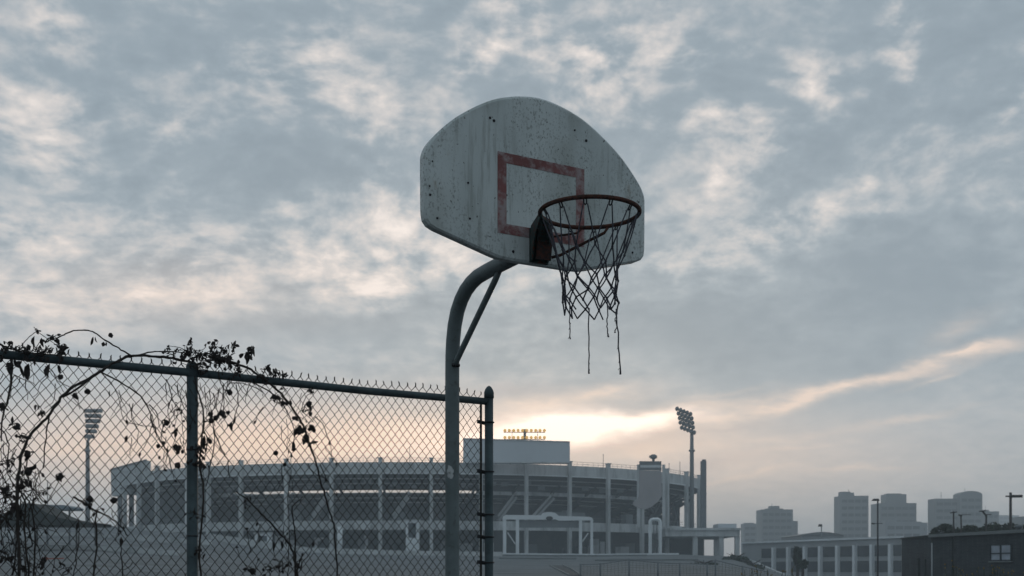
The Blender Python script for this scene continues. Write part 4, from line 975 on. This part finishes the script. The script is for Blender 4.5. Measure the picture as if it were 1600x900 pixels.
# ------------------------------------------------------------------ dead vines on the fence
vr = random.Random(21)
def spl(pts, n=5):
    P = [Vector((p[0], p[1], 0)) for p in pts]; P = [P[0] * 2 - P[1]] + P + [P[-1] * 2 - P[-2]]; out = []
    for i in range(1, len(P) - 2):
        for k in range(n):
            t = k / n; a, b, c, d_ = P[i - 1], P[i], P[i + 1], P[i + 2]
            out.append(.5 * ((2 * b) + (c - a) * t + (2 * a - 5 * b + 4 * c - d_) * t * t + (3 * b - a - 3 * c + d_) * t ** 3))
    out.append(P[-2]); return out
def cane(mb, pts, w0, w1, o=.035, wob=.6, n=5):
    q = spl(pts, n); m = len(q); ph = vr.uniform(0, 6)
    P = [fpx(p.x + vr.gauss(0, wob), p.y + vr.gauss(0, wob), o + .018 * math.sin(ph + 5 * i / m)) for i, p in enumerate(q)]
    mb.tube(P, [(w0 + (w1 - w0) * i / (m - 1)) * 5.8 / F / 2 * vr.uniform(.85, 1.15) for i in range(m)], 6)
def leaf(mb, px, py, L_, ang, o=.04, wid=.45):
    """a dry curled leaf L_ photo pixels long pointing along ang (degrees, 0 right, -90 down)"""
    p = fpx(px, py, o); s_ = L_ * .86 * p.y / F; a = R(ang); d_ = FE * math.cos(a) + Zv * math.sin(a) + FN * vr.uniform(-.25, .25); d_.normalize()
    sd = d_.cross(FN).normalized(); sd = (sd + FN * vr.uniform(-.7, .7)).normalized(); nn = d_.cross(sd); curl = vr.uniform(-.25, .25); vs = []
    prof = [(0, .05), (.2, .7), (.45, 1.0), (.7, .75), (.88, .4), (1, .04)]
    for u, w in prof:
        for q in (-1, 0, 1):
            ww = w * wid * .5 * vr.uniform(.75, 1.2)
            vs.append(p + d_ * s_ * u + sd * s_ * ww * q + nn * s_ * (curl * math.sin(u * 3) + (.16 * abs(q) * w)))
    fs = []
    for i in range(5):
        for k in range(2): fs.append((i * 3 + k, i * 3 + k + 1, i * 3 + k + 4, i * 3 + k + 3))
    mb.add(vs, fs)
def clump(sm, lm, px, py, n, spread, L_=9, down=.7, o=.04, tw=True):
    for _ in range(n):
        x, y = px + vr.gauss(0, spread), py + vr.gauss(0, spread * .8)
        leaf(lm, x, y, L_ * vr.uniform(.6, 1.3), vr.gauss(-90, 50) if vr.random() < down else vr.uniform(0, 360), o + vr.uniform(-.03, .04), vr.uniform(.4, .8))
        if tw: cane(sm, [(px + vr.gauss(0, spread * .5), py + vr.gauss(0, spread * .5)), ((x + px) / 2 + vr.gauss(0, 2), (y + py) / 2 + vr.gauss(0, 2)), (x, y)], 1.3, .8, o, .2, 3)
def berry(lm, px, py, r):
    p = fpx(px, py, .04); s_ = r * p.y / F
    vs = []; n = 7
    for j in range(5):
        b = -math.pi / 2 + math.pi * (j + .5) / 5
        for k in range(n): a = 2 * math.pi * k / n; q = vr.uniform(.75, 1.2) * s_; vs.append(p + Vector((math.cos(a) * math.cos(b), math.sin(a) * math.cos(b), math.sin(b))) * q)
    fs = [(j * n + k, j * n + (k + 1) % n, (j + 1) * n + (k + 1) % n, (j + 1) * n + k) for j in range(4) for k in range(n)] + [tuple(range(n)), tuple(4 * n + k for k in range(n))]
    lm.add(vs, fs, False)
def twig(mb, x, y, L_, ang, w=1.2, o=.02):
    pts = [(x, y)]; a = R(ang)
    for k in range(5): a += vr.gauss(0, .28); x += math.cos(a) * L_ / 5; y -= math.sin(a) * L_ / 5; pts.append((x, y))
    cane(mb, pts, w, w * .5, o, .3, 3); return x, y
def vine(label, canes, clumps, berries, leaves, twigs=()):
    base = fpx(canes[0][0][0][0], 800); t = thing('dead_vine', label, 'vine', (base.x, base.y, 0), 'dead vines on the fence')
    sm, lm = MB(), MB()
    for c in canes: cane(sm, *c)
    for c in clumps: clump(sm, lm, *c)
    for b in berries: berry(lm, *b)
    for l in leaves: leaf(lm, *l)
    for (x0, x1, y0, y1, n, L_, a0, a1) in twigs:
        for _ in range(n):
            x, y = twig(sm, vr.uniform(x0, x1), vr.uniform(y0, y1), L_ * vr.uniform(.6, 1.3), vr.uniform(a0, a1), vr.uniform(1.0, 1.9), vr.uniform(-.01, .05))
            if vr.random() < .5: leaf(lm, x, y, vr.uniform(5, 10), vr.gauss(-90, 40), .03, .6)
    build(sm, 'stem', M['stem'], t); build(lm, 'leaves', M['leaf'], t)
    return t
vine('thick dead cane arching up from the left corner over the top rail', [
    ([(22, 1100), (27, 1000), (30, 900), (29, 850), (26, 780), (30, 735), (37, 700), (54, 672), (76, 650), (95, 622), (115, 604), (140, 591), (165, 575), (190, 561), (207, 556), (232, 556), (262, 559), (298, 566)], 5.2, 4.0),
    ([(98, 621), (130, 600), (168, 572), (186, 562)], 3.5, 2.0),
    ([(86, 530), (100, 523), (115, 517), (135, 516), (148, 520), (165, 532), (185, 544), (207, 557)], 1.8, 2.4, .03, .3),
    ([(160, 582), (185, 596), (215, 615), (232, 637), (239, 665), (250, 687), (262, 706)], 2.6, 1.6),
    ([(207, 557), (237, 550), (262, 549), (297, 552)], 2.2, 1.6, .03, .3), ([(150, 575), (175, 600), (188, 630), (193, 655), (215, 663), (238, 667)], 1.2, 1.0), ([(82, 578), (92, 600), (110, 625), (130, 640)], 1.3, .9),
    ([(76, 652), (73, 670), (71, 685), (67, 732)], 2.6, 1.8)],
    [(82, 526, 5, 4, 10), (117, 618, 2, 2, 9), (262, 661, 3, 3, 9), (272, 675, 3, 3, 9), (276, 700, 4, 4, 9)],
    [(117, 618, 4.2), (137, 612, 4.6), (275, 699, 5), (260, 661, 4.5), (285, 706, 3), (247, 697, 3.5), (255, 692, 3), (249, 715, 2.5), (278, 727, 5)],
    [(146, 526, 17, -105, .03, .4), (149, 526, 11, -70, .03, .3), (171, 520, 10, -60, .03, .9), (162, 534, 9, -100, .03, .8), (166, 534, 9, -95, .03, .4), (199, 680, 14, -100), (172, 610, 12, -92, .02, .3)],
    [(180, 295, 590, 700, 16, 45, -120, -60)])
vine('leafy dead vine bunched on the top rail at the far left', [
    ([(-60, 545), (-20, 540), (0, 538), (12, 543), (30, 548), (60, 552), (95, 556)], 3.0, 2.0), ([(32, 541), (45, 527), (57, 517), (53, 511)], 1.4, 1.0, .03, .2), ([(57, 517), (75, 530), (90, 540)], 1.2, .8, .03, .2),
    ([(18, 560), (17, 600), (11, 630), (4, 652), (2, 690)], 4.2, 2.2), ([(-5, 668), (8, 678), (14, 700), (11, 725), (17, 750), (34, 770)], 2.2, 1.6), ([(84, 538), (92, 539), (98, 541)], 1.6, 1.0), ([(70, 572), (90, 595), (118, 612), (124, 640)], 1.3, .9)],
    [(12, 543, 9, 8, 8), (35, 545, 9, 8, 9), (60, 548, 12, 10, 9), (78, 547, 9, 6, 8), (96, 548, 12, 5, 11), (40, 550, 8, 8, 9), (58, 516, 3, 2.5, 7), (82, 530, 6, 3.5, 9), (18, 570, 6, 4, 12), (3, 635, 6, 5, 10), (2, 560, 5, 6, 9), (-30, 545, 10, 12, 11)],
    [(95, 589, 4.3), (3, 634, 5)],
    [(54, 525, 19, -88, .04, .45), (65, 528, 17, -75, .04, .45), (18, 562, 34, -95, .04, .30), (31, 568, 28, -72, .04, .26), (45, 568, 30, -95, .04, .45), (78, 568, 28, -93, .04, .5), (92, 570, 16, -80), (55, 560, 14, -90), (22, 560, 20, -60)],
    [(0, 100, 565, 600, 8, 40, -120, -50)])
vine('hanging leafless tangle with dark berries at the lower left', [
    ([(38, 1100), (40, 1000), (45, 900), (38, 830), (40, 790), (28, 760)], 4.0, 2.4), ([(55, 1000), (53, 900), (55, 840), (48, 790), (36, 770)], 3.0, 2.0), ([(20, 900), (27, 850), (28, 790), (10, 770), (-8, 760)], 2.6, 2.0), ([(114, 776), (135, 788), (151, 799), (169, 808), (187, 820), (200, 838)], 3.0, 1.6),
    ([(152, 800), (149, 812), (151, 847), (146, 905), (146, 1000)], 2.6, 3.0), ([(123, 812), (123, 847), (114, 905)], 1.6, 1.6), ([(189, 838), (189, 860), (191, 905), (190, 1000)], 1.6, 2.2), ([(40, 900), (42, 860), (50, 850), (42, 820), (30, 812)], 2.4, 1.6), ([(0, 770), (25, 768), (50, 765), (64, 735)], 1.8, 1.2), ([(0, 820), (20, 790), (35, 772)], 2.4, 2.0), ([(60, 800), (75, 783), (95, 746)], 1.4, 1.0)],
    [(42, 710, 7, 4, 10), (45, 735, 12, 7, 10), (38, 750, 8, 6, 10), (10, 775, 13, 9, 9), (30, 800, 11, 9, 8), (15, 720, 7, 8, 8), (60, 770, 6, 7, 8), (138, 785, 6, 4, 9), (95, 743, 4, 3, 9), (12, 760, 7, 7, 10), (150, 800, 4, 4, 8), (38, 885, 8, 8, 8), (100, 890, 6, 9, 8), (68, 880, 5, 4, 11), (12, 800, 10, 9, 10), (8, 875, 8, 9, 9), (22, 665, 5, 4, 11), (36, 680, 7, 5, 9), (64, 645, 4, 3, 10), (56, 635, 3, 3, 8)],
    [(43, 710, 5.5), (44, 737, 6.5), (95, 744, 5), (140, 780, 5.5), (178, 782, 5.5), (34, 760, 5), (22, 792, 5)],
    [(20, 650, 17, -92), (64, 640, 15, -80), (122, 816, 14, -95), (148, 880, 14, -90), (189, 840, 16, -90), (66, 870, 20, -95)],
    [(-20, 70, 690, 880, 46, 60, -125, -55), (-20, 60, 760, 900, 26, 40, 0, 360), (80, 210, 780, 880, 8, 45, -110, -70)])
vine('bushy dead vine knotted over the line post and down its right side', [
    ([(318, 1100), (316, 960), (312, 860), (318, 780), (312, 720), (318, 650), (306, 600), (300, 566), (318, 552), (345, 560), (375, 575)], 3.4, 2.2), ([(225, 556), (262, 559), (297, 566), (330, 573)], 2.2, 1.8), ([(322, 760), (335, 690), (333, 660), (345, 640), (350, 600)], 1.8, 1.2), ([(348, 602), (350, 644), (340, 662)], 1.6, 1.1), ([(369, 600), (372, 627), (369, 644), (363, 667)], 1.8, 1.4), ([(333, 668), (345, 700), (355, 720), (358, 745)], 2.0, 1.5), ([(300, 562), (285, 545), (262, 540)], 1.5, 1.0, .03, .3), ([(296, 552), (300, 540), (298, 533)], 1.4, 1.0, .03, .3)],
    [(290, 552, 16, 9, 8), (312, 556, 26, 10, 8), (335, 558, 26, 10, 9), (355, 562, 22, 9, 9), (335, 542, 9, 6, 8), (350, 545, 7, 5, 8), (365, 540, 6, 3, 9), (392, 545, 10, 4, 9), (388, 556, 7, 4, 9), (298, 535, 7, 4, 7), (262, 545, 6, 4, 6), (272, 556, 8, 6, 6), (375, 575, 10, 6, 8), (308, 575, 10, 9, 9), (315, 700, 12, 7, 9), (313, 725, 10, 6, 9), (347, 646, 6, 4, 9), (331, 657, 5, 4, 9), (363, 664, 4, 2.5, 10), (323, 685, 5, 4, 9), (280, 640, 6, 9, 7), (415, 577, 9, 4, 8), (430, 580, 8, 4, 8), (444, 586, 5, 3, 7), (305, 800, 6, 6, 8), (310, 860, 8, 7, 9)],
    [(359, 613, 4.5), (347, 646, 5), (330, 657, 4.5), (337, 653, 4)],
    [(365, 540, 14, -85, .04, .4), (389, 548, 26, -95, .04, .3), (396, 540, 20, -80, .04, .3), (368, 650, 16, -105, .04, .4), (320, 680, 26, -95, .03, .3), (313, 715, 26, -90, .03, .3), (360, 556, 12, 30, .04, .25)],
    [(255, 300, 580, 720, 14, 50, -115, -65), (305, 345, 570, 720, 18, 50, -115, -65), (290, 450, 565, 600, 12, 30, -110, -30)])
vine('long dead cane arching right from the line post down past the mesh', [
    ([(522, 1100), (526, 960), (524, 850), (522, 822), (515, 800), (505, 767), (495, 727), (489, 710), (480, 684), (473, 664), (458, 640), (440, 616), (418, 597), (396, 581), (375, 570), (350, 562), (325, 556)], 2.8, 4.2), ([(396, 598), (420, 612), (440, 630), (452, 650), (460, 672), (459, 700)], 2.4, 1.3), ([(360, 598), (385, 600), (410, 612)], 1.6, 1.2), ([(492, 651), (504, 662), (511, 680), (516, 691), (519, 720)], 2.0, 1.2, .03, .3), ([(475, 668), (485, 660), (496, 651)], 1.3, 1.0), ([(470, 640), (478, 620), (486, 612), (470, 606)], 1.2, .9)],
    [(432, 621, 9, 5, 8), (443, 628, 7, 4, 8), (470, 672, 9, 4, 9), (478, 685, 9, 4, 9), (465, 653, 6, 4, 8), (487, 668, 6, 3.5, 8), (484, 640, 5, 4, 8), (485, 613, 6, 5, 6), (488, 690, 5, 3, 8), (410, 590, 6, 6, 7), (425, 583, 6, 4, 8)],
    [(483, 632, 5), (485, 647, 3.6), (431, 708, 4), (468, 672, 5), (487, 668, 4.5), (478, 683, 4.5), (459, 702, 3.5), (427, 620, 4)],
    [(459, 690, 18, -90, .03, .45), (516, 688, 10, -95), (465, 668, 18, -110, .03, .45), (478, 676, 20, -80, .03, .5), (415, 575, 12, 40, .03, .4)],
    [(440, 510, 640, 740, 9, 40, -120, -60), (400, 480, 600, 640, 8, 30, -120, -20)])
vine('bare leaning stem low on the mesh between the line post and hoop pole', [
    ([(470, 1100), (468, 980), (466, 905), (462, 880), (452, 852), (430, 825), (408, 802), (388, 782), (370, 768)], 4.4, 2.6), ([(462, 905), (461, 860), (460, 825), (456, 795), (462, 786), (474, 776)], 3.4, 1.6), ([(450, 900), (452, 830), (450, 770), (455, 735), (446, 726)], 1.4, 1.0), ([(430, 825), (426, 850), (430, 870)], 1.4, 1.0)],
    [(395, 888, 8, 8, 8), (420, 888, 8, 9, 8), (440, 880, 6, 6, 8), (462, 880, 5, 4, 9), (385, 785, 4, 5, 8)], [(395, 893, 5), (445, 726, 3)],
    [(428, 846, 18, -90, .03, .3), (440, 845, 16, -85, .03, .3)], [(380, 470, 830, 900, 14, 35, 50, 130)])

# ------------------------------------------------------------------ haze
mb = MB(); mb.box(-1600, 1600, -300, 1600, -1.5, 62)
hz = bpy.data.materials.new('haze_air'); hz.use_nodes = True; nt = hz.node_tree; nt.nodes.clear()
pv = nt.nodes.new('ShaderNodeVolumePrincipled'); pv.inputs['Density'].default_value = .00098; pv.inputs['Color'].default_value = (.82, .91, .98, 1); pv.inputs['Anisotropy'].default_value = .2
mo = nt.nodes.new('ShaderNodeOutputMaterial'); nt.links.new(pv.outputs[0], mo.inputs['Volume'])
h_ = build(mb, 'haze', hz); h_['kind'] = 'stuff'
